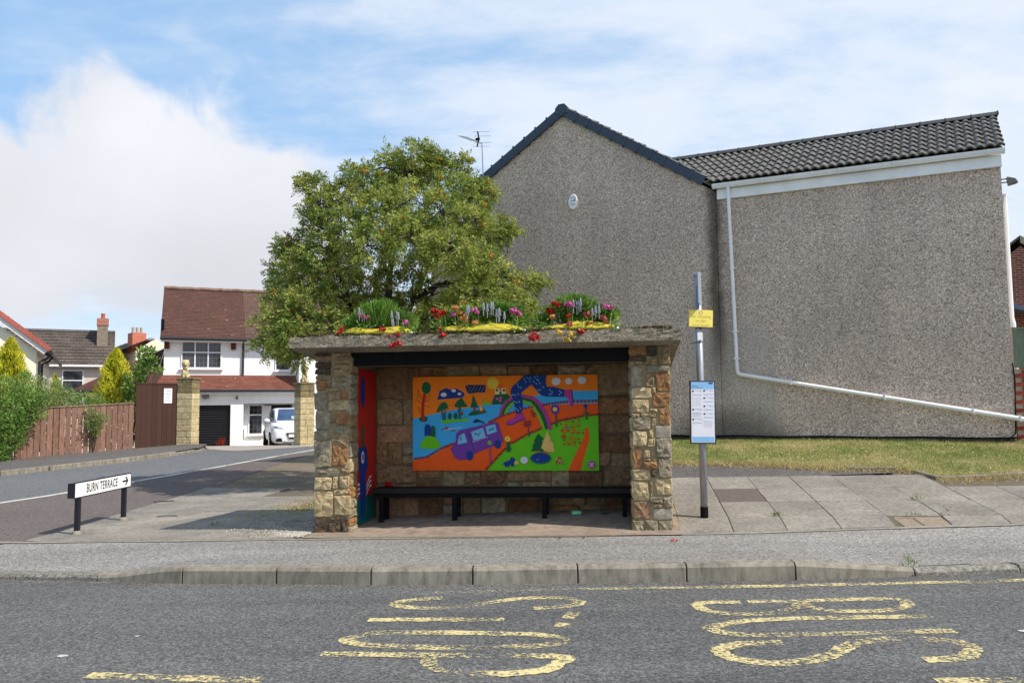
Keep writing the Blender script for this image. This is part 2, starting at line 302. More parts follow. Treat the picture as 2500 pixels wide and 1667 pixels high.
LOBES=[(-1.82, 14.5, 6.16, 0.42), (-2.29, 14.8, 6.1, 0.43), (-2.58, 14.2, 5.65, 0.41), (-1.46, 14.9, 5.96, 0.39), (-1.55, 14.5, 6.28, 0.23), (-3.21, 14.7, 5.56, 0.38), (-3.72, 14.7, 5.77, 0.2), (-3.94, 14.7, 5.81, 0.12), (-3.47, 14.3, 5.3, 0.3), (-1.03, 14.2, 5.52, 0.33), (-0.77, 15.0, 5.82, 0.27), (-0.48, 14.6, 5.59, 0.21), (-1.79, 13.7, 5.21, 0.47), (-2.34, 13.5, 4.94, 0.42), (-1.2, 13.6, 4.92, 0.46), (-0.64, 14.0, 4.93, 0.4), (-0.32, 14.5, 4.81, 0.34), (-0.02, 14.7, 4.81, 0.18), (-2.98, 13.8, 4.72, 0.43), (-3.78, 14.8, 4.96, 0.32), (-3.47, 13.9, 4.3, 0.4), (-4.14, 14.7, 4.54, 0.28), (-4.33, 14.8, 4.64, 0.19), (-4.36, 14.8, 4.01, 0.32), (-3.89, 14.1, 4.05, 0.35), (-1.7, 13.0, 4.39, 0.48), (-2.41, 13.1, 4.28, 0.44), (-1.02, 13.1, 4.19, 0.44), (-0.46, 13.7, 4.09, 0.36), (-0.1, 14.1, 3.71, 0.31), (0.32, 14.5, 3.84, 0.2), (0.55, 14.5, 3.84, 0.11), (0.04, 13.8, 3.33, 0.35), (0.3, 14.1, 3.25, 0.18), (-0.67, 13.5, 3.48, 0.42), (-1.04, 13.3, 3.1, 0.38), (-0.42, 13.5, 3.01, 0.39), (-3.09, 13.7, 3.9, 0.37), (-3.43, 13.6, 3.41, 0.43), (-3.89, 13.6, 3.24, 0.37), (-4.2, 13.7, 3.04, 0.3), (-3.67, 13.2, 2.77, 0.38), (-3.11, 13.2, 2.87, 0.38), (-4.24, 13.6, 2.67, 0.23), (-3.55, 13.3, 2.43, 0.21), (-3.89, 13.5, 2.59, 0.23), (-3.13, 15.3, 3.35, 0.28), (-1.76, 15.3, 3.17, 0.36), (-2.47, 15.7, 5.14, 0.49), (-1.57, 15.8, 4.82, 0.5), (-3.32, 15.8, 4.5, 0.41), (-0.81, 15.7, 4.45, 0.45), (-3.99, 15.5, 4.12, 0.4), (-0.39, 15.3, 3.73, 0.4), (-2.19, 15.5, 6.02, 0.45), (-2.59, 14.1, 3.06, 0.29), (-2.17, 14.3, 2.93, 0.34), (-1.47, 14.8, 3.67, 0.31), (-0.93, 13.6, 2.71, 0.32), (-0.07, 13.6, 2.91, 0.3), (-0.5, 13.5, 2.62, 0.32), (-1.9, 15.1, 3.55, 0.3), (-2.39, 15.2, 3.73, 0.27), (-2.89, 14.9, 3.85, 0.33), (-1.46, 14.7, 2.8, 0.35), (0.29, 13.7, 2.84, 0.19), (-0.91, 14.8, 6.21, 0.14), (-2.98, 14.5, 5.98, 0.15), (-1.34, 14.7, 6.18, 0.2), (-4.22, 14.1, 3.6, 0.22), (-3.8, 14.7, 5.25, 0.17), (-2.26, 13.9, 3.92, 0.22), (-1.72, 13.7, 3.95, 0.24), (-2.57, 14.0, 3.42, 0.22), (-1.38, 13.9, 3.17, 0.25), (-1.93, 13.9, 3.03, 0.25), (-2.77, 13.9, 2.75, 0.23)]
# ------------------------------------------------------------------ ground: heights and frames
SA = R(8.0); SO = Vector((-2.35, 9.36, .10))
SU = Vector((math.cos(SA), -math.sin(SA), 0)); SV = Vector((math.sin(SA), math.cos(SA), 0))
def S2W(u, v): p = SO + SU*u + SV*v; return p.x, p.y
def W2S(X, Y): q = Vector((X, Y, 0)) - Vector((SO.x, SO.y, 0)); return q.dot(SU), q.dot(SV)
def hz(X, Y):
    u, v = W2S(X, Y); m = sst(-1.5, 4.3, u)
    z = .10 + .016*clip(u, -3.1, 12) + .1*m*clip(v+.1, 0, 6.3) + .02*clip(Y-14, 0, 12)*(1-m) + .045*min(0, max(X, -24)+10.5)
    return z - .085*clip(Y-26.2, 0, 9)*(1-sst(-4, 2, X))
def rz(X, Y): return .0142*clip(X, -40, 40) - .004*Y
KERB = [(-42, 15.6), (-20, 11.0), (-12, 9.35), (-5.14, 8.0), (-4.99, 7.98), (-4.08, 7.81), (-3.16, 7.6), (-2.23, 7.48), (-1.32, 7.345), (-.38, 7.26), (.57, 7.2), (1.54, 7.15), (2.5, 7.11), (3.58, 7.15), (4.6, 7.2), (8, 7.32), (20, 7.9), (42, 9.6)]
PAVE = [(-42, 17.4), (-20, 12.5), (-12, 10.65), (-5.97, 9.25), (-2.55, 8.96), (-.02, 8.73), (1.74, 8.6)] + [S2W(*p) for p in ((5.68, -.015), (6.98, .13), (7.82, .2), (12, .6), (24, 2.2), (44, 6.2))]
def kh(X):   # kerb upstand
    return lerp(.06, .15, sst(-4.08, -3.16, X)) if X < 0 else lerp(.155, .07, clip((X-2.5)/1.08, 0, 1))

def streaks(N, L, tc, col):
    """long tyre-worn and oil-darkened streaks that run with the traffic"""
    mp_ = N.new('ShaderNodeMapping'); mp_.inputs['Scale'].default_value = (.22, 1.9, 1); mp_.inputs['Rotation'].default_value = (0, 0, R(4)); L.new(tc.outputs['Object'], mp_.inputs[0])
    t = N.new('ShaderNodeTexNoise'); t.inputs['Scale'].default_value = 1.0; t.inputs['Detail'].default_value = 5; L.new(mp_.outputs[0], t.inputs[0])
    r = N.new('ShaderNodeMapRange'); L.new(t.outputs[0], r.inputs[0]); r.inputs[1].default_value = .32; r.inputs[2].default_value = .62; r.inputs[3].default_value = .80; r.inputs[4].default_value = 1.06
    v = N.new('ShaderNodeVectorMath'); v.operation = 'SCALE'; L.new(col, v.inputs[0]); L.new(r.outputs[0], v.inputs['Scale']); return v.outputs[0]
M_ROAD = mat('asphalt_road', [(.0, srgb(66,66,66)), (.35, srgb(87,87,87)), (.7, srgb(102,102,101)), (1, srgb(128,127,124))], scale=80, tex='voronoi', rough=.9, bump=.5, bdist=.008, mott=.08, mscale=.5, extra=streaks)
M_FOOT = mat('asphalt_footway', [(.0, srgb(100,98,95)), (.4, srgb(134,131,127)), (.8, srgb(150,147,142)), (1, srgb(176,172,165))], scale=75, tex='voronoi', rough=.9, bump=.35, bdist=.008, mott=.07, mscale=.7, extra=streaks)
M_SIDE = mat('asphalt_side', [(.0, srgb(76,77,80)), (.5, srgb(104,106,108)), (1, srgb(124,125,126))], scale=60, tex='voronoi', rough=.9, bump=.3, mott=.06, mscale=.4)
M_BROWN = mat('asphalt_brown', [(.0, srgb(78,70,67)), (.5, srgb(102,93,89)), (1, srgb(122,112,108))], scale=60, tex='voronoi', rough=.92, bump=.3, mott=.08, mscale=.5)
M_PAVE2 = mat('asphalt_dark', [(.0, srgb(70,67,66)), (.5, srgb(96,92,90)), (1, srgb(118,114,110))], scale=60, tex='voronoi', rough=.92, bump=.3, mott=.1, mscale=.6)
M_SLAB = mat('paving_concrete', [(.3, srgb(112,107,99)), (.5, srgb(136,130,121)), (.7, srgb(155,149,139))], scale=24, rough=.92, bump=.3, bscale=60, mott=.2, mscale=1.7, rvar=.10)
M_SLABD = mat('paving_dark', [(.3, srgb(92,83,77)), (.7, srgb(112,103,95))], scale=18, rough=.92, bump=.3, bscale=60, mott=.08)
M_DIRT = mat('soil_gravel', [(.25, srgb(84,74,60)), (.5, srgb(118,106,88)), (.75, srgb(146,134,112))], scale=22, rough=.95, bump=.5, bscale=50, mott=.2, mscale=1.2)
M_KERB = mat('kerb_concrete', [(.3, srgb(106,100,89)), (.5, srgb(136,130,117)), (.7, srgb(156,149,135))], scale=14, rough=.9, bump=.3, bscale=70, mott=.14, mscale=2.2, rvar=.07, stretch=(1, 1, .35))
M_GRAN = mat('kerb_granite', [(.3, srgb(84,81,76)), (.5, srgb(124,120,112)), (.7, srgb(164,159,148))], scale=30, rough=.85, bump=.7, bscale=18, rvar=.08)
M_LAWN = mat('lawn_soil', [(.3, srgb(108,112,64)), (.5, srgb(134,132,84)), (.7, srgb(166,152,112))], scale=5, rough=.95, bump=.4, bscale=40, mott=.15, mscale=1.2)
M_YEL = None
def worn_paint(name, c, lo, hi):
    m = bpy.data.materials.new(name); m.use_nodes = True; nt = m.node_tree; N = nt.nodes; L = nt.links
    b = N['Principled BSDF']; b.inputs['Roughness'].default_value = .8
    tc = N.new('ShaderNodeTexCoord')
    t = N.new('ShaderNodeTexNoise'); t.inputs['Scale'].default_value = 34; t.inputs['Detail'].default_value = 7; t.inputs['Roughness'].default_value = .7
    t2 = N.new('ShaderNodeTexNoise'); t2.inputs['Scale'].default_value = 1.6; t2.inputs['Detail'].default_value = 2
    L.new(tc.outputs['Object'], t.inputs[0]); L.new(tc.outputs['Object'], t2.inputs[0])
    a = N.new('ShaderNodeMath'); a.operation = 'MULTIPLY_ADD'; L.new(t2.outputs[0], a.inputs[0]); a.inputs[1].default_value = .55; L.new(t.outputs[0], a.inputs[2])
    r = N.new('ShaderNodeMapRange'); L.new(a.outputs[0], r.inputs[0]); r.inputs[1].default_value = lo; r.inputs[2].default_value = hi
    cr = N.new('ShaderNodeValToRGB'); cr.color_ramp.elements[0].color = tuple(x*.72 for x in c[:3]) + (1,); cr.color_ramp.elements[1].color = c
    L.new(t.outputs[0], cr.inputs[0]); L.new(cr.outputs[0], b.inputs['Base Color'])
    tr = N.new('ShaderNodeBsdfTransparent'); mx = N.new('ShaderNodeMixShader')
    L.new(r.outputs[0], mx.inputs[0]); L.new(tr.outputs[0], mx.inputs[1]); L.new(b.outputs[0], mx.inputs[2]); L.new(mx.outputs[0], N['Material Output'].inputs[0])
    return m
M_YEL = worn_paint('road_paint_yellow', srgb(224,208,150), .715, .85)
M_YELW = worn_paint('road_paint_yellow_worn', srgb(224,208,150), .78, .90)
M_WHT = worn_paint('road_paint_white', srgb(214,210,198), .60, .74)

def ribbon(name, A, B, zf, mats, nu=120, nv=14, dz=0.0, parent=None):
    A = resample_n([(*p, 0) for p in A], nu); B = resample_n([(*p, 0) for p in B], nu)
    rows = []
    for j in range(nv):
        t = j/(nv-1); row = []
        for a, b in zip(A, B):
            p = a.lerp(b, t); row.append((p.x, p.y, zf(p.x, p.y) + dz))
        rows.append(row)
    return MB().grid(rows).build(name, mats, parent, smooth=True)

xs = [lerp(-40, 40, i/200) for i in range(201)]
# far ground, main road
fg = MB().grid([[(x, y, -1.6) for x in (-900, -45, 45, 900)] for y in (-900, -14, 60, 1500)]).build('distant_ground', mat('far_grass', [(.3, srgb(96,112,58)), (.7, srgb(140,146,92))], scale=.05, bump=0, rough=.95)); struct(fg)
rows = []
for j in range(25):
    t = j/24; rows.append([(x, lerp(-14, pl_y(KERB, x)+.02, t), rz(x, lerp(-14, pl_y(KERB, x)+.02, t))) for x in xs])
MAIN_ROAD = struct(MB().grid(rows).build('main_road', M_ROAD, smooth=True))
# footway between kerb and paving, a ruled sheet
rows = []
for j in range(9):
    t = j/8; row = []
    for x in xs:
        y0 = pl_y(KERB, x) + .13; y1 = pl_y(PAVE, x); z0 = rz(x, y0) + kh(x) - .004; z1 = hz(x, y1)
        row.append((x, lerp(y0, y1, t), lerp(z0, z1, sst(0, 1, t)*.4 + t*.6)))
    rows.append(row)
FOOT = struct(MB().grid(rows).build('footway', M_FOOT, smooth=True))
# base terrain behind the footway
rows = []
for j in range(150):
    t = (j/149)**1.35
    rows.append([(x, lerp(pl_y(PAVE, x)-.02, 62, t), hz(x, lerp(pl_y(PAVE, x)-.02, 62, t)) - .03) for x in [lerp(-45, 42, i/260) for i in range(261)]])
GROUND = struct(MB().grid(rows).build('ground', M_DIRT, smooth=True))
# concrete edging strip along the back of the footway
rows = [[], []]
for x in [lerp(-12, 14, i/150) for i in range(151)]:
    y = pl_y(PAVE, x); wd = .035 + .01*math.sin(x*3)
    rows[0].append((x, y-wd, hz(x, y)+.006)); rows[1].append((x, y+wd, hz(x, y+wd)+.008))
MB().grid(rows).build('edging_strip', mat('edging', [(.3, srgb(128,123,112)), (.7, srgb(160,154,141))], scale=15, rough=.92, bump=.2), FOOT)

# kerb stones, each one its own piece
KST = empty('kerb', (0, 0, 0)); struct(KST)
jx = [-12 + .99*i for i in range(8)] + [-4.08, -3.16, -2.23, -1.32, -.38, .57, 1.54, 2.5, 3.58] + [4.55 + .95*i for i in range(9)]
jx[7] = -4.99
for a, b in zip(jx, jx[1:]):
    g = .006; low = (b <= -4.05 or a >= 3.5)
    mb = MB(); n = 4 if not low else 7
    rr = random.Random(int(a*100))
    prof = []
    for i in range(n+1):
        x = lerp(a+g, b-g, i/n); y = pl_y(KERB, x); z0 = rz(x, y); h = kh(x) if not low else .062 + rr.uniform(-.006, .006)
        j = rr.uniform(-.008, .008) if low else 0
        prof.append([(x, y+j, z0-.12), (x, y+.006+j, z0+h-.03), (x, y+.03, z0+h), (x, y+.15, z0+h+.002), (x, y+.15, z0-.12)])
    m5 = 5
    vs = [p for q in prof for p in q]; fs = [(i*m5+k, (i+1)*m5+k, (i+1)*m5+(k+1) % m5, i*m5+(k+1) % m5) for i in range(n) for k in range(m5)]
    fs += [tuple(range(m5)), tuple(n*m5+k for k in range(m5))[::-1]]
    mb.add(vs, fs).build('kerb_stone', M_GRAN if low else M_KERB, KST, smooth=False, bevel=.006, fix=True)

# painted lettering and lines on the road
def stroke(name, lines, w, m, parent, dz=.004, closed=False):
    mb = MB()
    for L_ in lines:
        P = [Vector((p[0], p[1], 0)) for p in L_]
        # smooth by Catmull-Rom
        Q = []
        for i in range(len(P)-1):
            p0, p1, p2, p3 = P[max(i-1, 0)], P[i], P[i+1], P[min(i+2, len(P)-1)]
            for k in range(10):
                t = k/10; Q.append(.5*((2*p1) + (p2-p0)*t + (2*p0-5*p1+4*p2-p3)*t*t + (3*p1-p0-3*p2+p3)*t**3))
        Q.append(P[-1]); rows = [[], [], []]
        for i, q in enumerate(Q):
            d = (Q[min(i+1, len(Q)-1)] - Q[max(i-1, 0)]).normalized(); nn = Vector((-d.y, d.x, 0))
            for r_, s in zip(rows, (-1, 0, 1)):
                p = q + nn*s*(w/2 + rnd.uniform(-.012, .008)); r_.append((p.x, p.y, rz(p.x, p.y)+dz))
        mb.grid(rows)
    return mb.build(name, m, parent)
for k, wd in (('B', .10), ('U', .105), ('S', .115), ('S2', .10), ('T', .105), ('O', .105), ('P', .105)):
    o = stroke('painted_letter', LET[k], wd, M_YEL, MAIN_ROAD, dz=.004 if k != 'P' else .005)
    o['label'] = 'worn yellow letter %s painted on the road' % k[0]
stroke('painted_line', LET['line'][0:1] and [LET['line'][0][:3]], .08, M_YELW, MAIN_ROAD)
stroke('painted_line', [LET['line'][0][2:] + [(8, 7.18), (14, 7.45), (24, 8.0)]], .10, M_YEL, MAIN_ROAD)
stroke('painted_line', LET['dash1'], .11, M_YEL, MAIN_ROAD)
stroke('painted_line', LET['dash2'], .11, M_YEL, MAIN_ROAD)

# side road, tarmac strip, far pavement
EDGE = [(-6.3, 9.4), (-5.73, 9.75), (-5.76, 10.61), (-5.84, 12.26), (-5.95, 14.0), (-5.9, 15.65), (-6.05, 19.17), (-5.99, 22.56), (-5.3, 25.6), (-2, 28.3), (8, 32)]
WHITE = [(-13.5, 10.95), (-8.9, 11.5), (-8.46, 13.08), (-8.17, 14.35), (-7.8, 15.83), (-7.41, 17.41), (-6.98, 19.45), (-6.5, 22.08), (-6.0, 24.2), (-4.0, 26.6), (-1, 28.9), (8, 32.6)]
LKERB = [(-26, 13.7), (-14.5, 15.6), (-11.62, 17.93), (-10.98, 18.73), (-10.29, 19.81), (-9.81, 21.22), (-9.57, 22.44), (-9.5, 23.72), (-9.56, 24.66)]
brown_front = [(-14, 11.15), (-10, 10.25), (-6.3, 9.36)]
struct(ribbon('tarmac_strip', [(-13.6, 10.86)] + WHITE[1:], [(-5.9, 9.16), (-5.5, 9.6)] + [(x+.25, y) for x, y in EDGE[2:]], hz, M_BROWN, 90, 14, .003))
struct(ribbon('side_road', [(-26, 13.6)] + WHITE[1:], LKERB + [(-9.3, 25.4), (-7, 27.0), (-3.5, 31), (8, 38)], hz, M_SIDE, 90, 22, .0))
wl = ribbon('painted_line', [(p[0]-.06, p[1]+.04) for p in WHITE[1:]], [(p[0]+.06, p[1]-.04) for p in WHITE[1:]], hz, M_WHT, 90, 2, .006)
wl.parent = MAIN_ROAD
def off(pts, d):
    out = []
    for i, p in enumerate(pts):
        a = Vector(pts[max(i-1, 0)]); b = Vector(pts[min(i+1, len(pts)-1)]); t = (b-a).normalized(); out.append((p[0]-t.y*d, p[1]+t.x*d))
    return out
lk2 = off(LKERB, .12)
FAR_PAVE = struct(ribbon('far_pavement', lk2, [(-27, 17.4), (-16.5, 20), (-14.6, 21.2), (-14.2, 22.2), (-13.6, 23.4), (-12.6, 24.8), (-11.9, 25.7), (-10.5, 25.9), (-9.9, 25.6)], hz, M_PAVE2, 80, 12, .10))
KF = empty('far_kerb'); struct(KF)
P = resample(LKERB, .9)
for i, (a, b) in enumerate(zip(P, P[1:])):
    a = Vector((a.x, a.y, 0)); b = Vector((b.x, b.y, 0)); d = (b-a).normalized(); nn = Vector((-d.y, d.x, 0))
    a2, b2 = a + d*.008, b - d*.008
    top = .115 if i < len(P)-3 else lerp(.115, .03, (i-len(P)+4)/2)
    q = [a2, b2, b2+nn*.14, a2+nn*.14]
    MB().hexa([(p.x, p.y, hz(p.x, p.y)-.1) for p in q], [(p.x, p.y, hz(p.x, p.y)+top) for p in q]).build('kerb_stone', M_KERB, KF, bevel=.012)
struct(ribbon('driveway', [(-9.56, 24.7), (-8.4, 23.8), (-7.6, 24.35), (-6.5, 25.4)], [(-13.5, 33.6), (-11, 34), (-8.5, 35), (-5, 36.5)], hz, mat('drive_concrete', [(.3, srgb(140,132,124)), (.7, srgb(176,166,156))], scale=10, rough=.9, bump=.3, bscale=40, mott=.1), 40, 20, .008))
# lawn strip in front of the rendered house
LAWN_F = [S2W(*p) for p in ((1.5, 4.6), (4.3, 4.2), (5.7, 3.95), (6.6, 3.55), (7.6, 3.40), (7.8, 3.1), (7.9, 2.62), (9.1, 2.85), (12, 3.5), (18, 4.5))]
LAWN_B = [S2W(*p) for p in ((1.5, 8.6), (5.48, 7.2), (10.17, 5.8), (14, 5.6), (18, 6))]
struct(ribbon('lawn', LAWN_F, LAWN_B, hz, M_LAWN, 80, 12, .01))
struct(ribbon('bare_earth', [(x+.18, y) for x, y in EDGE[3:9]], [S2W(.5, 1.45), S2W(.5, 4), S2W(0, 7), S2W(-.5, 10), S2W(-1, 15)], hz, M_DIRT, 50, 14, -.003))
# dark tarmac patch behind the slabs
struct(ribbon('tarmac_patch', [S2W(*p) for p in ((4.2, 2.93), (6.0, 2.96), (7.5, 3.15))], [S2W(*p) for p in ((4.2, 4.3), (5.7, 4.0), (7.5, 3.45))], hz, M_PAVE2, 40, 6, .0))

# paving slabs
PAVING = empty('paving'); struct(PAVING)
M_JOINT = mat('joint_sand', [(.3, srgb(84,78,66)), (.7, srgb(118,108,92))], scale=25, rough=.95, bump=.3)
ribbon('joint_fill', [S2W(4.2, -.15), S2W(6, 0), S2W(9.8, .4)], [S2W(4.2, 2.95), S2W(7.6, 3.0), S2W(9.8, 2.7)], hz, M_JOINT, 60, 14, -.001, PAVING)
ribbon('joint_fill', [S2W(-3.5, -.55), S2W(-1.5, -.4), S2W(0, -.36)], [S2W(-4.6, 5.3), S2W(-2.5, 5), S2W(-.05, 1.6)], hz, M_JOINT, 40, 24, .0005, PAVING)
def slab(u0, u1, v0, v1, m, r, lift=.012, frame=S2W, cut=None):
    g = .0035
    q = [frame(u0+g, v0+g), frame(u1-g, v0+g), frame(u1-g, v1-g), frame(u0+g, v1-g)]
    if cut: q = [(x, max(y, pl_y(PAVE, x)+.045)) for x, y in q]
    tl = [r.uniform(-.004, .004) for _ in range(4)]
    MB().hexa([(x, y, hz(x, y)-.05) for x, y in q], [(x, y, hz(x, y)+lift+t) for (x, y), t in zip(q, tl)]).build('paving_slab', m, PAVING, bevel=.004)
r = random.Random(3)
us = [4.23, 4.81, 5.39, 5.97, 6.56, 7.15, 7.77, 8.38, 8.99, 9.6]
vs_ = [(-.10, .60), (.60, 1.34), (1.34, 2.12), (2.12, 2.94)]
for i, (ua, ub) in enumerate(zip(us, us[1:])):
    for j, (va, vb) in enumerate(vs_):
        if j == 3 and ua > 7.6: continue
        o_ = (-.02 + (ua-5)*.02) if j == 0 else 0
        if (i, j) == (4, 0) or (i, j) == (4, 1) and False: continue      # broken, lost slab
        mm = M_SLABD if (i, j) == (1, 2) or (i, j) == (7, 0) else M_SLAB
        st = 0.0
        slab(ua+st, ub+st, va+o_+ (-.12 if j == 0 else 0), vb, mm, r, cut=True)
for ua, ub, va, vb in ((6.6, 6.8, .12, .5), (6.82, 7.12, .15, .56), (6.62, 6.9, .52, .58)):
    slab(ua, ub, va, vb, mat('paving_broken', [(.3, srgb(128,114,98)), (.7, srgb(156,142,124))], scale=20, bump=.4, bscale=50, rough=.95), r, lift=.004)
# left-hand flags, laid in the shelter's line
for i in range(-2, 7):
    ua = -3.45 + .6*i - .25
    for j in range(9):
        va = -.55 + .62*j; st = (.3 if i % 2 else 0)*0
        x, y = S2W(ua+.3, va+.3)
        ex = pl_x = None
        ua2, ub2 = ua, ua+.6
        q = [S2W(ua2, va), S2W(ub2, va), S2W(ub2, va+.62), S2W(ua2, va+.62)]
        if ub2 > .02: continue
        if min(p[0] for p in q) < -5.95 + 0: 
            if max(p[0] for p in q) < -5.7: continue
        if va > 1.5 and ua > -1.7: continue
        if va > 3.2 and ua > -2.6: continue
        # clip to road edge
        g = .004
        qq = []
        for (x, y) in q:
            y = max(y, pl_y(PAVE, x)+.045); qq.append((max(x, -5.72-.015*max(0, y-10)), y))
        cx = sum(p[0] for p in qq)/4; cy = sum(p[1] for p in qq)/4
        qq = [(cx+(x-cx)*.980, cy+(y-cy)*.982) for x, y in qq]
        tl = [r.uniform(-.002, .003) for _ in range(4)]
        MB().hexa([(x, y, hz(x, y)-.05) for x, y in qq], [(x, y, hz(x, y)+.01+t) for (x, y), t in zip(qq, tl)]).build('paving_slab', M_SLAB, PAVING, bevel=.003)
# shelter floor
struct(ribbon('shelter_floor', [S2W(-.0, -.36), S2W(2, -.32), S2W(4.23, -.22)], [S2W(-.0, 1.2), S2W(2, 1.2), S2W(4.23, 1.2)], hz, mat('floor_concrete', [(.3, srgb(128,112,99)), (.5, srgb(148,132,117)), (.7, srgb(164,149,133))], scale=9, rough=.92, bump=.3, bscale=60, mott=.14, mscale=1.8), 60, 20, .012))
# ------------------------------------------------------------------ stone bus shelter
STC = {'b': ((120,101,74), (157,135,101), (185,163,126)), 'c': ((148,128,94), (192,171,130), (218,200,160)), 'g': ((118,108,88), (152,141,118), (182,171,148)),
       'o': ((124,88,56), (160,118,78), (184,148,106)), 'd': ((58,49,40), (92,78,62), (122,106,86)), 'p': ((132,98,74), (160,126,98), (182,152,122)), 's': ((140,132,116), (160,152,134), (172,164,146)),
       'w': ((94,66,44), (124,92,64), (148,116,84)), 'v': ((110,84,58), (144,114,82), (170,142,106))}  # 'w': inner stones darkened, the shelter's dim interior is painted into them
def stone_mat(k):
    c = STC[k]
    return mat('sandstone_' + k, [(.28, srgb(*c[0])), (.5, srgb(*c[1])), (.72, srgb(*c[2]))], scale=16, detail=9, rough=.94, bump=.12 if k == 's' else 1.0, bscale=30, bdist=.035, mott=.18, mscale=6, rvar=.10)
M_MORT = mat('mortar', [(.3, srgb(134,118,90)), (.7, srgb(170,152,120))], scale=25, rough=.95, bump=.5, bscale=60, mott=.15, mscale=3)
def stone(poly, fn, proud, k, parent, rg, rough=1.0):
    """one rubble stone: rounded irregular outline, quarry face"""
    pts = []
    n0 = len(poly)
    for i in range(n0):
        a = Vector(poly[i]); b = Vector(poly[(i+1) % n0]); L_ = (b-a).length; nseg = 1 if L_ < .05 else 2 if L_ < .15 else 3
        for t in range(nseg):
            p = a.lerp(b, t/nseg)
            pts.append(p)
    c = sum(pts, Vector((0, 0)))/len(pts); size = min(max(p.x for p in pts)-min(p.x for p in pts), max(p.y for p in pts)-min(p.y for p in pts))
    # soften corners, jitter outline
    m = len(pts); out = []
    j = min(.006, size*.06)*rough
    for i in range(m):
        p = pts[i]*.84 + (pts[i-1] + pts[(i+1) % m])*.08; out.append(p + Vector((rg.uniform(-j, j), rg.uniform(-j, j))))
    ins = min(.011, size*.12); V = []; F = []
    for p in out: V.append(fn(p.x, p.y, -.05))
    for p in out: V.append(fn(p.x, p.y, proud*.45 + rg.uniform(-.004, .004)*rough))
    for p in out:
        d = c-p; q = p + d.normalized()*min(ins, d.length*.4); V.append(fn(q.x, q.y, proud*.92 + rg.uniform(-.008, .007)*rough))
    for p in out:
        q = c + (p-c)*.48; V.append(fn(q.x, q.y, proud + rg.uniform(-.010, .013)*rough))
    V.append(fn(c.x, c.y, proud + rg.uniform(-.004, .012)*rough))
    for r_ in range(3):
        for i in range(m): F.append((r_*m+i, r_*m+(i+1) % m, (r_+1)*m+(i+1) % m, (r_+1)*m+i))
    for i in range(m): F.append((3*m+i, 3*m+(i+1) % m, 4*m))
    return MB().add(V, F).build('stone', stone_mat(k), parent, fix=True)
def squared_rubble(w, h, fn, proud, kinds, parent, rg, gap=.008, big=.36, small=.13):
    """roughly squared random rubble: the face is split again and again into uneven blocks"""
    out = []
    def split(x0, x1, y0, y1, d):
        W, H = x1-x0, y1-y0
        if d > 1 and W < big*rg.uniform(.6, 1.5) and H < big*.7*rg.uniform(.6, 1.4) or (W < small*1.6 and H < small*1.6): out.append((x0, x1, y0, y1)); return
        t = rg.uniform(.34, .66)
        if W > H*rg.uniform(.9, 1.9): split(x0, x0+W*t, y0, y1, d+1); split(x0+W*t, x1, y0, y1, d+1)
        else: split(x0, x1, y0, y0+H*t, d+1); split(x0, x1, y0+H*t, y1, d+1)
    split(0, w, 0, h, 0)
    for x0, x1, y0, y1 in out:
        j = lambda: rg.uniform(-.013, .013); g = gap
        c = [(x0+g+j(), y0+g+j()), (x1-g+j(), y0+g+j()), (x1-g+j(), y1-g+j()), (x0+g+j(), y1-g+j())]
        if rg.random() < .5 and min(x1-x0, y1-y0) > .12:      # one knocked-off corner
            k = rg.randrange(4); a, b, d = Vector(c[k]), Vector(c[k-1]), Vector(c[(k+1) % 4]); s = rg.uniform(.12, .35)
            c[k:k+1] = [tuple(a.lerp(b, s)), tuple(a.lerp(d, s))]
        stone(c, fn, proud*rg.uniform(.6, 1.3), rg.choice(kinds), parent, rg)
SH = empty('bus_shelter', SO, -SA); tag(SH, 'rubble stone bus shelter with flat concrete roof and two front pillars', 'bus shelter')
def under(v): return 2.165 - .12*(v+.3)
rg = random.Random(11)
# left pillar with its side wall, right pillar with its side wall, back wall
def core(u0, u1, v0, v1, name='pillar'):
    return MB().hexa([(u0,v0,-.15),(u1,v0,-.15),(u1,v1,-.15),(u0,v1,-.15)], [(u0,v0,under(v0)+.02),(u1,v0,under(v0)+.02),(u1,v1,under(v1)+.02),(u0,v1,under(v1)+.02)]).build(name, M_MORT, SH)
PLL = core(.015, .42, .02, .30)
for a, b, z0, z1, k in LP:
    if z0 < .03: z0 = -.04
    p = rg.uniform(.014, .032)
    j = lambda: rg.uniform(-.009, .009)
    stone([(a+j(), z0+j()), (b+j(), z0+j()), (b+j(), z1+j()), (a+j(), z1+j())], lambda x, y, d: (x, .02-d, y), p, k, PLL, rg)
z = -.04
while z < 2.05:      # inner return of the left pillar
    h = rg.uniform(.09, .22); h = min(h, 2.11-z)
    stone([(.012, z+.006), (.27, z+.006), (.27, z+h-.006), (.012, z+h-.006)], lambda x, y, d: (.42+d, x, y), rg.uniform(.012, .03), rg.choice('gbbgbc') if z > .5 else rg.choice('bog'), PLL, rg); z += h
PLR = core(3.715, 4.13, .02, .30)
for a, b, z0, z1, k in RP:
    p = rg.uniform(.016, .034) if k != 's' else .018
    if z0 < .1: z0 = .02
    j = lambda: rg.uniform(-.006, .006)
    stone([(a+j(), z0+j()), (b+j(), z0+j()), (b+j(), z1+j()), (a+j(), z1+j())], lambda x, y, d: (x, .02-d, y), p, k, PLR, rg, .3 if k == 's' else 1.0)
z = .02
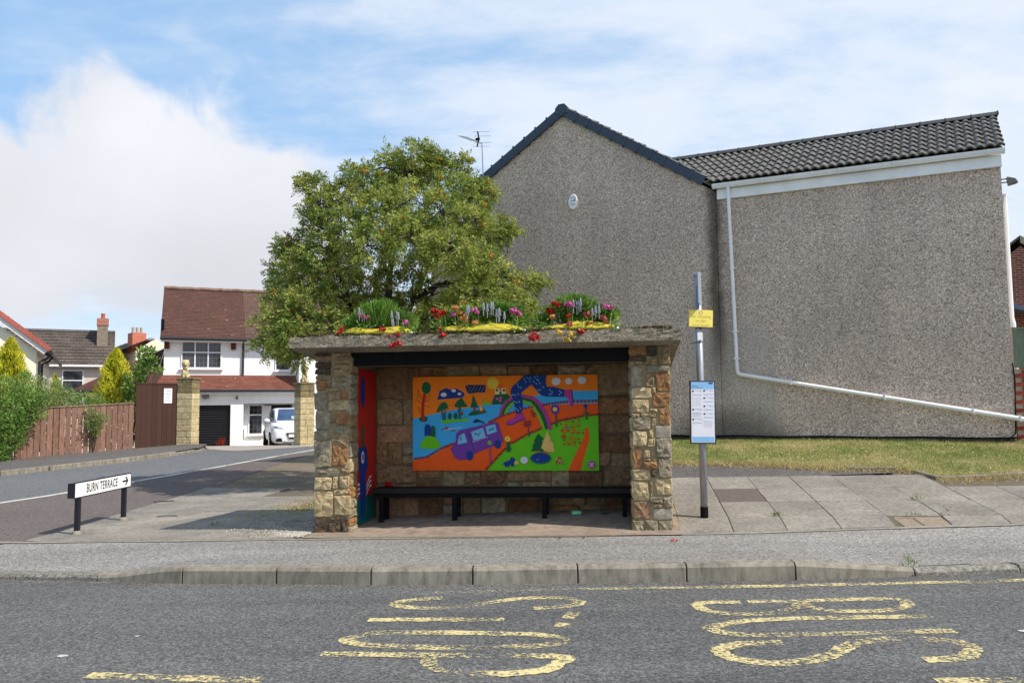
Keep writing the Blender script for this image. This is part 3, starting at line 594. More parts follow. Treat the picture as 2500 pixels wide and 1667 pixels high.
while z < 2.05:
    h = rg.uniform(.1, .22); h = min(h, 2.11-z)
    stone([(.012, z+.006), (.29, z+.006), (.29, z+h-.006), (.012, z+h-.006)], lambda x, y, d: (3.715-d, x, y), .015, rg.choice('bgbc'), PLR, rg)
    stone([(.012, z+.006), (.29, z+.006), (.29, z+h-.006), (.012, z+h-.006)], lambda x, y, d: (4.13+d, x, y), .018, rg.choice('cgcb'), PLR, rg); z += h
SWL = core(.05, .375, .303, 1.40, 'side_wall')
squared_rubble(1.06, 2.0, lambda x, y, d: (.05-d, .32+x, y), .03, 'bgcob', SWL, rg)
SWR = core(3.77, 4.10, .303, 1.40, 'side_wall')
squared_rubble(1.06, 2.0, lambda x, y, d: (4.10+d, .32+x, y), .03, 'bgcob', SWR, rg)
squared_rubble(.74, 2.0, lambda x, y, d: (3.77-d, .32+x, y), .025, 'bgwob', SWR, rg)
BW = core(.38, 3.765, 1.085, 1.395, 'back_wall'); BW.data.materials[0] = mat('mortar_shaded', [(.3, srgb(94,80,60)), (.7, srgb(124,108,84))], scale=25, rough=.95, bump=.5, bscale=60, mott=.15, mscale=3)  # darker copy of the mortar, interior shade put into its colour
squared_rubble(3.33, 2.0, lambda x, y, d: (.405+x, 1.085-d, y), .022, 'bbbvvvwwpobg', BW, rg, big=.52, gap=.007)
squared_rubble(3.38, 1.9, lambda x, y, d: (.38+x, 1.395+d, y), .03, 'bbgoc', BW, rg, big=.5)
# roof slab with rough edges
def roof():
    mb = MB(); nu, nv, nw = 70, 22, 4; rr = random.Random(5); cache = {}
    u0, u1, v0, v1 = -.2, 4.26, -.30, 1.50; th = .125
    def P(i, j, k):
        key = (i, j, k)
        if key not in cache:
            u = lerp(u0, u1, i/nu); v = lerp(v0, v1, j/nv); z = under(v) + th*k/nw
            e = .012 if k == nw else .006
            if k == nw: z += .01*math.sin(u*2.3) + .006*math.sin(u*7.1)
            cache[key] = len(mb.v); mb.v.append((u + rr.uniform(-e, e), v + rr.uniform(-e, e), z + (rr.uniform(-e, e) if k else 0)))
        return cache[key]
    F = []
    for i in range(nu):
        for j in range(nv): F += [(P(i,j,nw), P(i+1,j,nw), P(i+1,j+1,nw), P(i,j+1,nw)), (P(i,j,0), P(i,j+1,0), P(i+1,j+1,0), P(i+1,j,0))]
        for k in range(nw): F += [(P(i,0,k), P(i+1,0,k), P(i+1,0,k+1), P(i,0,k+1)), (P(i+1,nv,k), P(i,nv,k), P(i,nv,k+1), P(i+1,nv,k+1))]
    for j in range(nv):
        for k in range(nw): F += [(P(0,j+1,k), P(0,j,k), P(0,j,k+1), P(0,j+1,k+1)), (P(nu,j,k), P(nu,j+1,k), P(nu,j+1,k+1), P(nu,j,k+1))]
    mb.f = F; mb.m = [0]*len(F)
    return mb.build('roof_slab', mat('roof_concrete', [(.30, srgb(84,75,62)), (.42, srgb(132,122,105)), (.58, srgb(158,148,130)), (.74, srgb(186,177,158))], scale=30, detail=9, rough=.95, bump=1.0, bscale=45, bdist=.025, mott=.22, mscale=3.4), SH)
ROOF = roof()
# loose soil and moss along the roof edge
rn = np.random.default_rng(4)
n = 9000; uu = rn.uniform(-.12, 4.18, n); vv = -.29 + np.abs(rn.normal(0, .12, n))
Pm = np.stack([uu, vv, 2.295 - .12*(vv+.3) + rn.uniform(0, .03, n)*(np.sin(uu*5)+1.3)*.6], 1)
o = leaf_mesh('roof_moss', Pm, rn.normal(size=(n, 3)) + np.array([0, 0, .8]), .028, .5, foliage('moss', srgb(86,78,48), srgb(58,48,34), srgb(120,112,66), trans=.1), rn, SH); stuff(o)
M_BLK = mat('black_timber', [(.3, srgb(10,10,11)), (.6, srgb(17,16,18)), (.8, srgb(30,29,30))], scale=20, rough=.7, spec=.15, bump=.15, stretch=(1, 8, 8))
MB().box(.425, 3.71, .06, .11, 1.965, 2.125).build('beam', M_BLK, SH, bevel=.004)
MB().box(.425, 3.71, .112, .2, 1.955, 1.975).build('soffit_board', mat('soffit', [(.3, srgb(74,62,52)), (.7, srgb(96,84,72))], scale=10, rough=.8, bump=.2), SH)
MB().box(.39, 3.76, .2, 1.08, 1.985, 1.995).build('ceiling_board', mat('soffit', []), SH)
t = text_mesh('graffiti', 'KO-4', .055, mat('graf', [srgb(52,50,52)], rough=.5, bump=0), SH, Matrix.Translation((1.03, .056, 2.05)) @ Matrix.Rotation(R(90), 4, 'X'), off=-.002)

# bench
BN = empty('bench', SO, -SA); tag(BN, 'long black timber bench along the back wall of the bus shelter', 'bench')
MB().hexa([(.50,.60,.40),(3.76,.60,.415),(3.76,.93,.415),(.50,.93,.40)], [(.50,.60,.455),(3.76,.60,.47),(3.76,.93,.47),(.50,.93,.455)]).build('seat', mat('bench_paint', [(.3, srgb(16,15,17)), (.6, srgb(30,29,31)), (.85, srgb(84,80,78))], scale=18, rough=.55, spec=.25, bump=.2, stretch=(1, 7, 7)), BN, bevel=.006)
MB().hexa([(.52,.63,.345),(3.74,.63,.36),(3.74,.67,.36),(.52,.67,.345)], [(.52,.63,.40),(3.74,.63,.415),(3.74,.67,.415),(.52,.67,.40)]).build('rail', M_BLK, BN)
M_LEG = mat('leg_paint', [(.3, srgb(10,10,11)), (.62, srgb(18,17,19)), (.76, srgb(80,70,60))], scale=11, spec=.15, rough=.7, bump=.2)
for x in (.62, 1.55, 2.66, 3.62):
    for y in (.64, .86): MB().box(x-.028, x+.028, y-.026, y+.026, hz(*S2W(x, y))-.10+.012-.03, .402).build('leg', M_LEG, BN, bevel=.004)

# mural board
MU = empty('mural_board', SO, -SA); tag(MU, 'bright painted mural board on the back wall of the bus shelter, orange, blue and green', 'mural')
MW, MH, MU0, MZ0, MV = 2.40, 1.205, .915, .648, 1.038
MB().box(MU0, MU0+MW, MV-.012, MV+.006, MZ0, MZ0+MH).build('board', plain('board_edge', srgb(196,96,26), .5), MU, bevel=.002)
def mp(x, y, layer):
    top = 147 - .0118*(x-137)
    return (MU0 + clip((x-137)/2128, 0, 1)*MW, MV-.0126-.0006*layer, MZ0 + MH*(1 - clip((y-top)/(1207-147+.0155*(x-137)), 0, 1)))
PAINT = {}
PC = dict(orange=(255,132,0), path=(246,92,12), blue=(62,176,238), green=(104,198,20), dgreen=(20,96,54), navy=(18,58,140), dnavy=(28,48,92), red=(190,36,26), maroon=(84,22,40), white=(226,226,230), yellow=(238,206,70),
          cream=(240,222,140), purple=(116,62,160), magenta=(190,58,150), lgreen=(120,190,50), teal=(26,104,100), tan=(228,192,112), wblue=(120,196,232), brown=(150,60,30), slate=(60,74,96))
PMATS = [plain('paint_' + k, srgb(*v), .45, spec=.2) for k, v in PC.items()]; PIX = {k: i for i, k in enumerate(PC)}
pic = MB()
LAY = [0]
def nx(): LAY[0] += 1; return LAY[0]*.12
def poly(c, pts, ly=None):
    ly = nx() if ly is None else ly
    pic.add([mp(x, y, ly) for x, y in pts], [tuple(range(len(pts)))], PIX[c])
def ell(c, x, y, rx, ry, n=18, ly=None, rot=0.0):
    poly(c, [(x+rx*math.cos(t)*math.cos(rot)-ry*math.sin(t)*math.sin(rot), y+rx*math.cos(t)*math.sin(rot)+ry*math.sin(t)*math.cos(rot)) for t in [2*math.pi*i/n for i in range(n)]], ly)
def line(c, pts, w, ly=None):
    ly = nx() if ly is None else ly
    for i, (a, b) in enumerate(zip(pts, pts[1:])):
        dx, dy = b[0]-a[0], b[1]-a[1]; l = math.hypot(dx, dy) or 1; ox, oy = -dy/l*w/2, dx/l*w/2; ex, ey = dx/l*w*.2, dy/l*w*.2
        pic.add([mp(a[0]-ex+ox, a[1]-ey+oy, ly+i*.004), mp(a[0]-ex-ox, a[1]-ey-oy, ly+i*.004), mp(b[0]+ex-ox, b[1]+ey-oy, ly+i*.004), mp(b[0]+ex+ox, b[1]+ey+oy, ly+i*.004)], [(0, 1, 2, 3)], PIX[c])
def star(c, x, y, R1, R2, n):
    poly(c, [(x+(R1 if i % 2 else R2)*math.cos(math.pi*i/n), y+(R1 if i % 2 else R2)*math.sin(math.pi*i/n)) for i in range(2*n)])
def puff(c, x, y, r, ry=None, n=8):
    ry = ry or r*.8
    ly = nx(); ell(c, x, y, r*.75, ry*.75, 14, ly)
    for i in range(n): t = 2*math.pi*i/n; ell(c, x+r*.68*math.cos(t), y+ry*.68*math.sin(t), r*.34, r*.34, 10, ly+.01*(i+1))
def garland(pts, r0):
    P_ = resample_n([(*p, 0) for p in pts], max(3, int(sum(math.dist(a, b) for a, b in zip(pts, pts[1:]))/(r0*1.9))))
    ly = nx()
    for i, p in enumerate(P_):
        ell('maroon', p.x, p.y + (i % 2)*3-1.5, r0, r0, 9, ly + (i % 3)*.02)
        for k in range(4): t = k*1.57+i; ell('magenta' if False else 'path', p.x+r0*.5*math.cos(t), p.y+r0*.5*math.sin(t)+(i % 2)*3-1.5, r0*.26, r0*.26, 6, ly+.07)
LKE = [(137,1095),(300,1070),(400,1020),(480,972),(640,885),(800,780),(1020,665),(1180,590),(1400,520),(1650,478),(1950,458),(2265,450)]
GRE = [(990,1212),(1060,1130),(1130,1055),(1250,932),(1350,870),(1450,820),(1620,742),(1740,690),(2000,605),(2265,580)]
poly('orange', [(137,100),(2268,80),(2268,700),(137,700)])
poly('blue', [(137,622),(350,575),(560,532),(900,478),(1150,452),(1290,420),(1620,350),(2000,310),(2268,305),(2268,500),(1650,500),(1400,560),(1000,760),(640,950),(137,1150)])
poly('path', LKE + [(2268,700),(1600,860),(1100,1240),(137,1260)])
poly('green', GRE + [(2290,1260),(960,1260)])
poly('path', [(2112,728),(2160,735),(2165,860),(2120,1000),(2090,1100),(2065,1240),(1918,1240),(1975,1080),(2060,920),(2110,800)])
# red tree, clouds, rain
ell('dgreen', 263, 625, 52, 35); poly('red', [(265,335),(297,340),(275,460),(270,560),(278,640),(245,645),(235,560),(240,450)])
for b in ([(262,420),(205,330),(195,275)], [(250,450),(185,410)], [(240,520),(190,490)], [(236,550),(195,520)], [(270,400),(345,355)], [(272,430),(345,400)], [(272,470),(335,490)], [(330,260),(372,245)], [(215,345),(180,400)]): line('brown', b, 7)
ell('dgreen', 298, 270, 55, 70)
poly('navy', [(425,395),(440,365),(455,305),(530,272),(585,290),(640,272),(695,300),(742,325),(748,362),(700,385),(560,395),(440,405)])
for x, y, w_ in ((503,348,36), (620,303,28), (687,340,22)): puff('white', x, y, w_, w_*.6, 6)
poly('dnavy', [(755,250),(790,235),(870,240),(985,236),(997,258),(985,325),(900,325),(800,340),(772,310)])
for i in range(14): ell('white', 785+i*15, 258+(i*37) % 60, 3.5, 3.5, 6)
for i in range(46):
    x = 430 + (i*53) % 350; y = 405 + (i*71) % 215; line('navy', [(x, y), (x+3, y+12)], 5)
poly('dgreen', [(412,552),(440,490),(480,440),(512,428),(545,455),(557,505),(520,515),(480,520),(450,545)]); poly('teal', [(468,520),(522,510),(532,638),(490,638)]); ell('path', 500, 540, 9, 20)
poly('dgreen', [(715,378),(745,430),(785,487),(690,492),(640,492),(630,470),(660,420),(690,402)]); poly('teal', [(672,488),(706,488),(702,628),(676,632)]); ell('brown', 716, 565, 16, 22)
ell('dgreen', 575, 592, 24, 36); ell('dgreen', 642, 592, 24, 36)
poly('green', [(472,642),(560,630),(700,628),(798,615),(792,650),(640,660),(520,677),(480,670)])
poly('dgreen', [(850,345),(908,497),(816,497)]); poly('red', [(849,497),(876,497),(876,552),(849,552)])
poly('dgreen', [(788,572),(850,530),(990,528),(998,552),(940,570),(880,582),(800,590)]); ell('red', 943, 520, 28, 34); ell('yellow', 940, 510, 18, 24)
star('yellow', 1077, 220, 60, 76, 17)
poly('green', [(945,445),(985,435),(1048,430),(1040,462),(955,468)]); line('green', [(980,440),(980,390),(992,400)], 7)
poly('dgreen', [(1062,462),(1070,420),(1100,350),(1230,335),(1278,372),(1240,458)]); line('magenta', [(1062,462),(1070,420),(1098,355)], 8)
poly('cream', [(1102,280),(1222,270),(1230,340),(1100,348)]); poly('path', [(1100,282),(1130,258),(1160,225),(1190,250),(1225,272)])
for x in (1125, 1205): ell('dnavy', x, 300, 13, 16)
ell('dnavy', 1163, 291, 11, 11); poly('purple', [(1152,312),(1178,310),(1178,345),(1154,346)])
for x, y in ((1125,398),(1165,388),(1160,418)): star('magenta', x, y, 12, 21, 6); ell('white', x, y, 5, 5, 8)
# lake figures
poly('green', [(228,965),(232,900),(275,835),(350,810),(425,845),(462,920),(467,945),(430,955),(400,968),(360,960),(320,970),(275,955)])
poly('dgreen', [(352,820),(350,740),(365,705),(385,700),(405,730),(408,830)]); poly('navy', [(278,815),(277,730),(290,690),(320,683),(345,700),(357,740),(355,815)])
line('brown', [(472,748),(520,735),(560,735),(635,765)], 11); ell('brown', 535, 727, 14, 13); line('white', [(500,748),(560,745),(600,738)], 5); line('white', [(560,738),(680,728),(710,715)], 6)
poly('dnavy', [(838,665),(870,632),(892,620),(900,632),(940,645),(965,662),(978,660),(972,682),(940,664),(900,662),(870,672)])
# rainbow and giant striding legs
line('magenta', [(1165,590),(1180,520),(1230,440),(1320,385),(1430,372),(1530,392),(1610,452),(1670,550),(1710,650),(1727,742)], 42)
line('dgreen', [(1192,580),(1210,515),(1260,448),(1335,412),(1430,402),(1515,422),(1580,482),(1632,570),(1668,660),(1686,735)], 38)
line('lgreen', [(1215,580),(1240,515),(1290,460),(1350,436),(1430,430),(1500,449),(1552,510),(1597,590),(1632,670),(1650,735)], 32)
garland([(165,1075),(300,1058),(480,955),(610,905)], 15)
garland([(1035,660),(1180,592),(1340,540)], 13); garland([(1420,510),(1525,490)], 14); garland([(1655,468),(1800,445),(1920,435)], 15); garland([(1995,430),(2245,425)], 17)
garland([(1000,1190),(1130,1050),(1215,965)], 16); garland([(1290,900),(1450,810),(1625,735)], 15); garland([(1745,685),(1850,645),(2100,595),(2250,580)], 15)
poly('magenta', [(1340,550),(1360,578),(1415,560),(1425,590),(1447,622),(1350,655),(1300,690),(1235,692),(1222,672),(1250,640),(1310,625),(1338,590)]); line('navy', [(1235,690),(1300,688),(1360,655),(1447,628)], 13)
poly('navy', [(1440,100),(1692,100),(1682,210),(1692,260),(1780,265),(1900,300),(1907,360),(1890,378),(1700,375),(1640,365),(1590,320),(1520,235),(1400,330),(1420,440),(1415,520),(1395,570),(1345,565),(1330,500),(1310,420),(1276,315),(1300,260),(1390,180)])
poly('magenta', [(1893,302),(1975,293),(1987,420),(1980,487),(1955,482),(1935,400),(1888,372)]); line('navy', [(1972,293),(1984,400),(1980,485)], 10)
for i, (x, y) in enumerate([(1440,175),(1455,205),(1360,230),(1375,262),(1400,270),(1305,350),(1335,355),(1370,345),(1322,430),(1350,440),(1380,430),(1345,510),(1365,530),(1390,505),(1510,160),(1560,150),(1590,140),(1545,200),(1585,180),(1615,220),(1575,225),(1655,265),(1620,295),(1595,300),(1730,300),(1755,320),(1725,350),(1745,340),(1840,310),(1855,330),(1835,352),(1600,185)]): line('wblue', [(x-7, y-8), (x+6, y+9)], 8)
line('wblue', [(1465,140),(1515,215)], 4)
for x, y, r_ in ((1800,200,52), (1942,198,42), (2090,188,50)): puff('white', x, y, r_, r_*.85, 8)
# flowers along the path
line('dgreen', [(1792,570),(1800,715)], 18)
for k in range(6): t = k*1.047; ell('purple', 1785+32*math.cos(t), 520+34*math.sin(t), 22, 24)
ell('yellow', 1783, 518, 24, 24); line('dgreen', [(2127,500),(2136,635)], 18); line('dgreen', [(2100,560),(2160,565)], 14); ell('navy', 2127, 483, 22, 22)
line('slate', [(1476,690),(1488,830)], 13); ell('red', 1450, 685, 24, 38); ell('red', 1490, 678, 24, 36); ell('slate', 1472, 690, 16, 20)
line('dgreen', [(1248,890),(1252,992)], 40); star('yellow', 1242, 853, 30, 36, 12); ell('maroon', 1241, 855, 6, 6, 8); line('dgreen', [(1250,960),(1285,965)], 16)
line('brown', [(1520,560),(1545,610)], 8)
for x, y in ((1518,545),(1545,560),(1530,590),(1560,585)): ell('maroon', x, y, 13, 15); ell('path', x, y, 8, 9)
# van
poly('purple', [(583,965),(645,880),(650,800),(665,775),(695,755),(1090,660),(1120,662),(1137,680),(1195,870),(1172,895),(850,1020),(840,1070),(690,1092),(645,1070),(610,1020)])
poly('wblue', [(668,915),(672,860),(690,815),(742,783),(778,890)]); poly('wblue', [(822,772),(960,725),(990,830),(850,868)]); poly('wblue', [(990,712),(1100,685),(1120,770),(1010,805)])
line('navy', [(785,768),(865,1010)], 10); ell('navy', 805, 1040, 42, 55); ell('navy', 1128, 912, 40, 50)
line('navy', [(700,825),(710,840),(692,855),(712,855),(695,868)], 7); line('navy', [(865,785),(870,805),(890,790),(905,815),(935,770)], 8); line('navy', [(1025,745),(1040,760),(1050,738),(1062,755),(1075,725),(1088,740)], 8)
line('purple', [(1038,905),(1045,1130)], 11); ell('green', 1035, 895, 22, 24); ell('navy', 1035, 895, 6, 6, 8)
# trees, pond, animals
poly('dgreen', [(1590,795),(1645,850),(1625,880),(1645,925),(1640,1000),(1505,990),(1530,950),(1525,930),(1550,890),(1545,870)])
poly('tan', [(1692,760),(1735,850),(1725,862),(1765,915),(1755,930),(1778,985),(1765,1000),(1690,1005),(1620,955),(1640,900),(1660,850)])
line('path', [(1560,998),(1600,996)], 12); line('path', [(1650,1000),(1710,1005)], 14)
ell('teal', 1615, 1072, 118, 64, 26); ell('navy', 1613, 1066, 104, 54, 24); line('wblue', [(1565,1085),(1580,1092),(1595,1080)], 5)
poly('navy', [(1188,1150),(1192,1125),(1204,1113),(1265,1095),(1283,1056),(1296,1068),(1305,1060),(1325,1085),(1310,1120),(1308,1165),(1285,1165),(1275,1140),(1258,1145),(1247,1182),(1238,1158),(1210,1172),(1205,1138)])
puff('tan', 1340, 1122, 26, 24, 6); puff('white', 1427, 1092, 42, 40, 9); line('slate', [(1408,1095),(1430,1085),(1447,1100)], 4)
poly('brown', [(1787,1138),(1788,1105),(1805,1070),(1823,1053),(1843,1070),(1860,1105),(1860,1138)])
for i in range(16): ell('cream', 1795+(i*23) % 60, 1075+(i*17) % 60, 5, 5, 6)
for b in ([(1950,790),(1950,920)], [(1850,770),(1900,770),(2090,775)], [(1895,760),(1910,650)], [(1880,830),(1895,690)], [(1990,770),(2020,700),(2045,640)], [(1960,720),(1990,760)], [(1960,830),(2040,855)], [(1950,850),(1875,910)], [(1960,880),(2000,950)], [(1970,830),(2010,890)], [(1860,830),(1870,740)], [(1980,660),(1990,720)]): line('path', b, 8)
for x, y in ((1915,640),(1978,657),(2045,638),(1845,687),(1965,722),(2047,705),(1855,757),(1928,760),(1985,790),(2033,790),(2092,788),(1865,828),(1893,833),(1875,862),(2040,855),(2003,893),(2052,898),(1932,915),(1885,915)): ell('red', x, y, 11, 12, 9)
ell('magenta', 1912, 720, 9, 22)
star('magenta', 2182, 1145, 34, 52, 11)
for y, w_ in ((1132, 24), (1146, 10), (1160, 22)): line('white', [(2182-w_, y), (2182+w_, y)], 8)
PIC = pic.build('painted_picture', PMATS, MU)
a0 = mp(925, 858, LAY[0]*.12+.4)
text_mesh('painted_lettering', 'THE NEXT STOP IS', .024, PMATS[PIX['white']], MU, Matrix.Translation(a0) @ Matrix.Rotation(R(19), 4, 'Y').inverted() @ Matrix.Rotation(R(90), 4, 'X'), off=.0004)
for x, z_ in ((MU0+.025, MZ0+MH-.025), (MU0+MW-.025, MZ0+MH-.02), (MU0+1.2, MZ0+MH-.02)): MB().ell((x, MV-.016, z_), (.006, .004, .006), 8, 4).build('screw_head', plain('steel', srgb(170,170,172), .35, metal=.8), MU)

# red painted panel on the left inner wall
RPN = empty('painted_side_panel', SO, -SA); tag(RPN, 'narrow red panel with a blue painted figure inside the shelter beside the left pillar', 'painted panel')
MB().box(.378, .408, .29, 1.05, .02, 1.935).build('board', plain('panel_red', srgb(196,24,22), .4, spec=.45), RPN)
q = MB(); lay = [0]
def rp(c, pts):
    lay[0] += 1; q.add([(.4085+.0006*lay[0], v, z) for v, z in pts], [tuple(range(len(pts)))], PIX[c])
def re(c, v, z, a, b): rp(c, [(v+a*math.cos(t), z+b*math.sin(t)) for t in [2*math.pi*i/20 for i in range(20)]])
rp('teal', [(.291, .021), (1.049, .021), (1.049, .36), (.291, .36)])
re('navy', .53, 1.66, .09, .20); rp('dgreen', [(.50, 1.22), (.50, .95), (.59, .95), (.59, 1.22), (.545, 1.27)])
rp('navy', [(.33, .93), (.36, .98), (.66, .98), (.72, .86), (.74, .70), (.66, .66), (.64, .40), (.62, .10), (.57, .10), (.55, .46), (.53, .10), (.47, .10), (.43, .50), (.40, .68), (.38, .86)])
re('white', .53, .85, .055, .075); re('slate', .535, .85, .028, .045)
for i in range(3):
    rp('white', [(.30, .50-.055*i), (.36, .545-.055*i), (.42, .545-.055*i), (.42, .52-.055*i), (.36, .52-.055*i), (.30, .475-.055*i)])
    rp('white', [(.66, .50-.055*i), (.80, .60-.055*i), (.86, .60-.055*i), (.86, .575-.055*i), (.80, .575-.055*i), (.66, .475-.055*i)])
q.build('painted_picture', PMATS, RPN)

# flower bags along the roof edge
M_BAG = mat('bag_yellow', [(.3, srgb(206,186,40)), (.55, srgb(232,214,62)), (.75, srgb(244,230,110))], scale=7, rough=.4, bump=1.0, bscale=9, bdist=.05, spec=.5, stretch=(1, 4, 4))
FC = dict(r=(192,30,30), p=(212,104,168), o=(226,150,96), y=(240,206,96), k=(190,84,88), s=(196,196,210))
FM = {k: mat('petal_' + k, [(.3, tuple(x*.75 for x in srgb(*v)[:3])), (.7, srgb(*v))], scale=30, rough=.55, bump=.1, isl=.2, trans=.2) for k, v in FC.items()}
M_FL1 = foliage('bedding_leaf', srgb(112,152,56), srgb(62,108,36), srgb(170,196,92), mscale=5); M_FL2 = foliage('sage_leaf', srgb(130,160,92), srgb(84,122,60), srgb(176,196,136), mscale=5)
ST_ = [(.02, 0), (.03, .02)]
BLOOMS = [
 ('left', .39, 1.23, [(215,290,'r'),(222,312,'r'),(205,275,'r'),(360,180,'p'),(345,172,'k'),(405,192,'p'),(365,150,'s'),(590,160,'s'),(622,165,'s'),(640,170,'s'),(612,222,'s'),(355,140,'s'),(700,232,'p'),(715,240,'p'),(590,335,'r'),(640,400,'r'),(668,388,'r'),(650,325,'r'),(622,395,'r'),(537,280,'r')]),
 ('middle', 1.55, 2.53, [(930,150,'r'),(930,182,'r'),(975,160,'r'),(915,148,'r'),(950,275,'r'),(985,325,'r'),(1075,130,'o'),(1090,155,'o'),(1100,195,'o'),(1140,180,'o'),(1145,210,'o'),(1095,248,'o'),(1215,232,'o'),(1055,172,'p'),(1212,150,'p'),(1228,160,'p'),(1488,145,'p'),(1512,155,'p'),(1520,165,'p'),(1150,130,'s'),(1168,125,'s'),(1275,105,'s'),(1300,115,'s'),(1322,92,'s'),(1350,105,'s'),(1360,150,'s'),(1380,150,'s'),(1395,150,'s'),(1425,170,'s')]),
 ('right', 2.72, 3.58, [(1775,90,'r'),(1810,98,'r'),(1745,138,'r'),(1760,148,'r'),(1640,350,'r'),(1625,345,'r'),(1675,338,'r'),(1640,315,'r'),(1890,100,'p'),(1905,108,'p'),(1875,108,'p'),(2148,125,'p'),(2185,125,'p'),(1918,85,'s'),(1940,92,'s'),(1955,80,'s'),(1970,75,'s'),(2050,140,'s'),(2075,130,'s'),(2100,132,'s'),(1815,300,'y'),(1830,310,'y'),(1912,322,'y'),(1885,358,'y'),(1870,355,'y'),(1765,190,'o'),(1880,185,'r'),(2015,178,'k'),(2030,243,'r'),(2050,247,'k'),(2150,240,'r'),(1975,300,'r'),(1825,250,'k'),(1890,245,'k'),(2130,205,'k')])]
rf = np.random.default_rng(8)
for who, ua, ub, fl in BLOOMS:
    zt = 2.29 - .12*.2
    B_ = empty('flower_bag', SO + SU*((ua+ub)/2) + SV*(-.13) + Vector((0, 0, zt)), -SA)
    what = {'left': 'yellow planted flower bag at the left of the shelter roof, with tall green grass', 'middle': 'yellow flower bag at the middle of the shelter roof, with orange begonias', 'right': 'yellow flower bag at the right of the shelter roof, with yellow begonias hanging over'}[who]
    tag(B_, what, 'planter', 'flower bags on the shelter roof')
    L_ = ub-ua; uc = (ua+ub)/2
    mb = MB(); n = 30; k = 14
    for i in range(n+1):
        s = i/n; x = -L_/2 + L_*s; e = (1-abs(2*s-1)**3.2)**.5 + .02; sag = .8 + .2*math.sin(s*9+ua)
        for j in range(k):
            t = 2*math.pi*j/k; w = 1 + .05*math.sin(j*2.1+i*1.3); mb.v.append((x, .15*e*w*math.cos(t), max(.004, .062 + .085*e*sag*w*math.sin(t)*(.8 if math.sin(t) < 0 else 1))))
    mb.f = [(i*k+j, i*k+(j+1) % k, (i+1)*k+(j+1) % k, (i+1)*k+j) for i in range(n) for j in range(k)] + [tuple(range(k))[::-1], tuple(n*k+j for j in range(k))]; mb.m = [0]*len(mb.f)
    mb.build('bag', M_BAG, B_, smooth=True)
    for sx in (-1, 1): MB().ell((sx*(L_/2-.01), 0, .045), (.045, .07, .03), 10, 5).build('bag_end', plain('bag_white', srgb(235,235,230), .4), B_)
    # foliage mounds
    Ps = []; Ds = []
    cl = [(-L_*.42, .10, .16), (-L_*.25, .16, .20), (-.02, .18, .2), (L_*.2, .17, .18), (L_*.42, .12, .16)]
    if who == 'left': cl = [(-.36, .10, .14), (-.18, .20, .18), (.02, .24, .22), (.22, .14, .16), (.36, .1, .16), (.3, .0, .1)]
    if who == 'middle': cl = [(-.46, .06, .12), (-.36, .16, .15), (-.2, .17, .15), (.05, .18, .15), (.2, .2, .17), (.38, .18, .15), (.5, .1, .1)]
    if who == 'right': cl = [(-.5, .08, .12), (-.3, .16, .17), (-.12, .24, .2), (.02, .24, .2), (-.08, .02, .14), (.12, .06, .14), (.26, .14, .16), (.38, .14, .13)]
    for cx, cz, rr in cl:
        n = int(760*rr/.16); d = rf.normal(size=(n, 3)); d /= np.linalg.norm(d, axis=1, keepdims=True); rad = rr*rf.uniform(.25, 1.0, n)**.6
        Ps.append(np.stack([cx*.9+d[:, 0]*rad*1.0, .09+d[:, 1]*rad*.6, np.maximum(cz+.09+d[:, 2]*rad*.75, .10+np.abs(d[:, 1])*.02)], 1)); Ds.append(d+np.array([0, -.2, .5]))
    for cx in (-L_*.48, L_*(.1 if who == 'right' else -.2), L_*.47):
        n = 60; d = rf.normal(size=(n, 3)); Ps.append(np.stack([cx+d[:, 0]*.05, -.13+d[:, 1]*.03, .09+d[:, 2]*.045], 1)); Ds.append(d+np.array([0, -.6, -.2]))
    Pn = np.concatenate(Ps); Dn = np.concatenate(Ds); sel = rf.uniform(size=len(Pn)) < .65
    stuff(leaf_mesh('foliage', Pn[sel], Dn[sel], .042, .5, M_FL1, rf, B_)); stuff(leaf_mesh('foliage', Pn[~sel], Dn[~sel], .05, .3, M_FL2, rf, B_))
    if who == 'left':
        n = 700; a = rf.normal(0, .13, n); Pg = np.stack([a+.0, rf.normal(0, .06, n), rf.uniform(.2, .42, n)-a*a*1.2], 1); stuff(leaf_mesh('foliage', Pg, np.stack([a*1.5+rf.normal(0, .2, n), rf.normal(0, .3, n), np.ones(n)], 1), .13, .05, foliage('grass_leaf', srgb(96,132,44), srgb(60,100,30), srgb(150,176,80)), rf, B_))
    # hanging stems under the edge blooms
    for X, Y, c in fl:
        u = (760+X*.3401-703)/959*4.46 - .2; base = 345 - 45*clip((X-200)/1900, 0, 1); h = (base-Y)*.0016+.0
        y = -.20 + rf.uniform(-.05, .05) if h < .06 else -.10 + rf.uniform(-.07, .10)
        if h < .0: y = -.215
        px = u-uc
        if c == 's':
            mb = MB()
            for k in range(12):
                hh = h - .05 + .007*k; w = .014*(1-k/15)
                for t in range(3): a = k*1.3+t*2.1; mb.tube([(px, y, hh), (px+w*1.3*math.cos(a), y+w*1.3*math.sin(a), hh+.008)], [.007, .004], 4)
            mb.tube([(px, y, h-.12), (px, y, h+.03)], .004, 4)
            mb.build('flower_spike', FM['s'], B_)
        else:
            mb = MB(); rr = rf.uniform(.020, .032)
            for k in range(16):
                d = Vector(rf.normal(size=3)).normalized(); s = d.cross(Vector(rf.normal(size=3))).normalized(); t2 = d.cross(s)
                cpt = Vector((px, y, h)) + d*rr*.62 + Vector(((k % 3-1)*.016, 0, (k % 2)*.014))
                mb.add([cpt + (s*math.cos(a)*.9 + t2*math.sin(a))*rr*.62 + d*rr*.2*(abs(math.sin(a*1.5))) for a in [2*math.pi*i/7 for i in range(7)]], [tuple(range(7))])
            mb.build('flower', FM[c], B_)
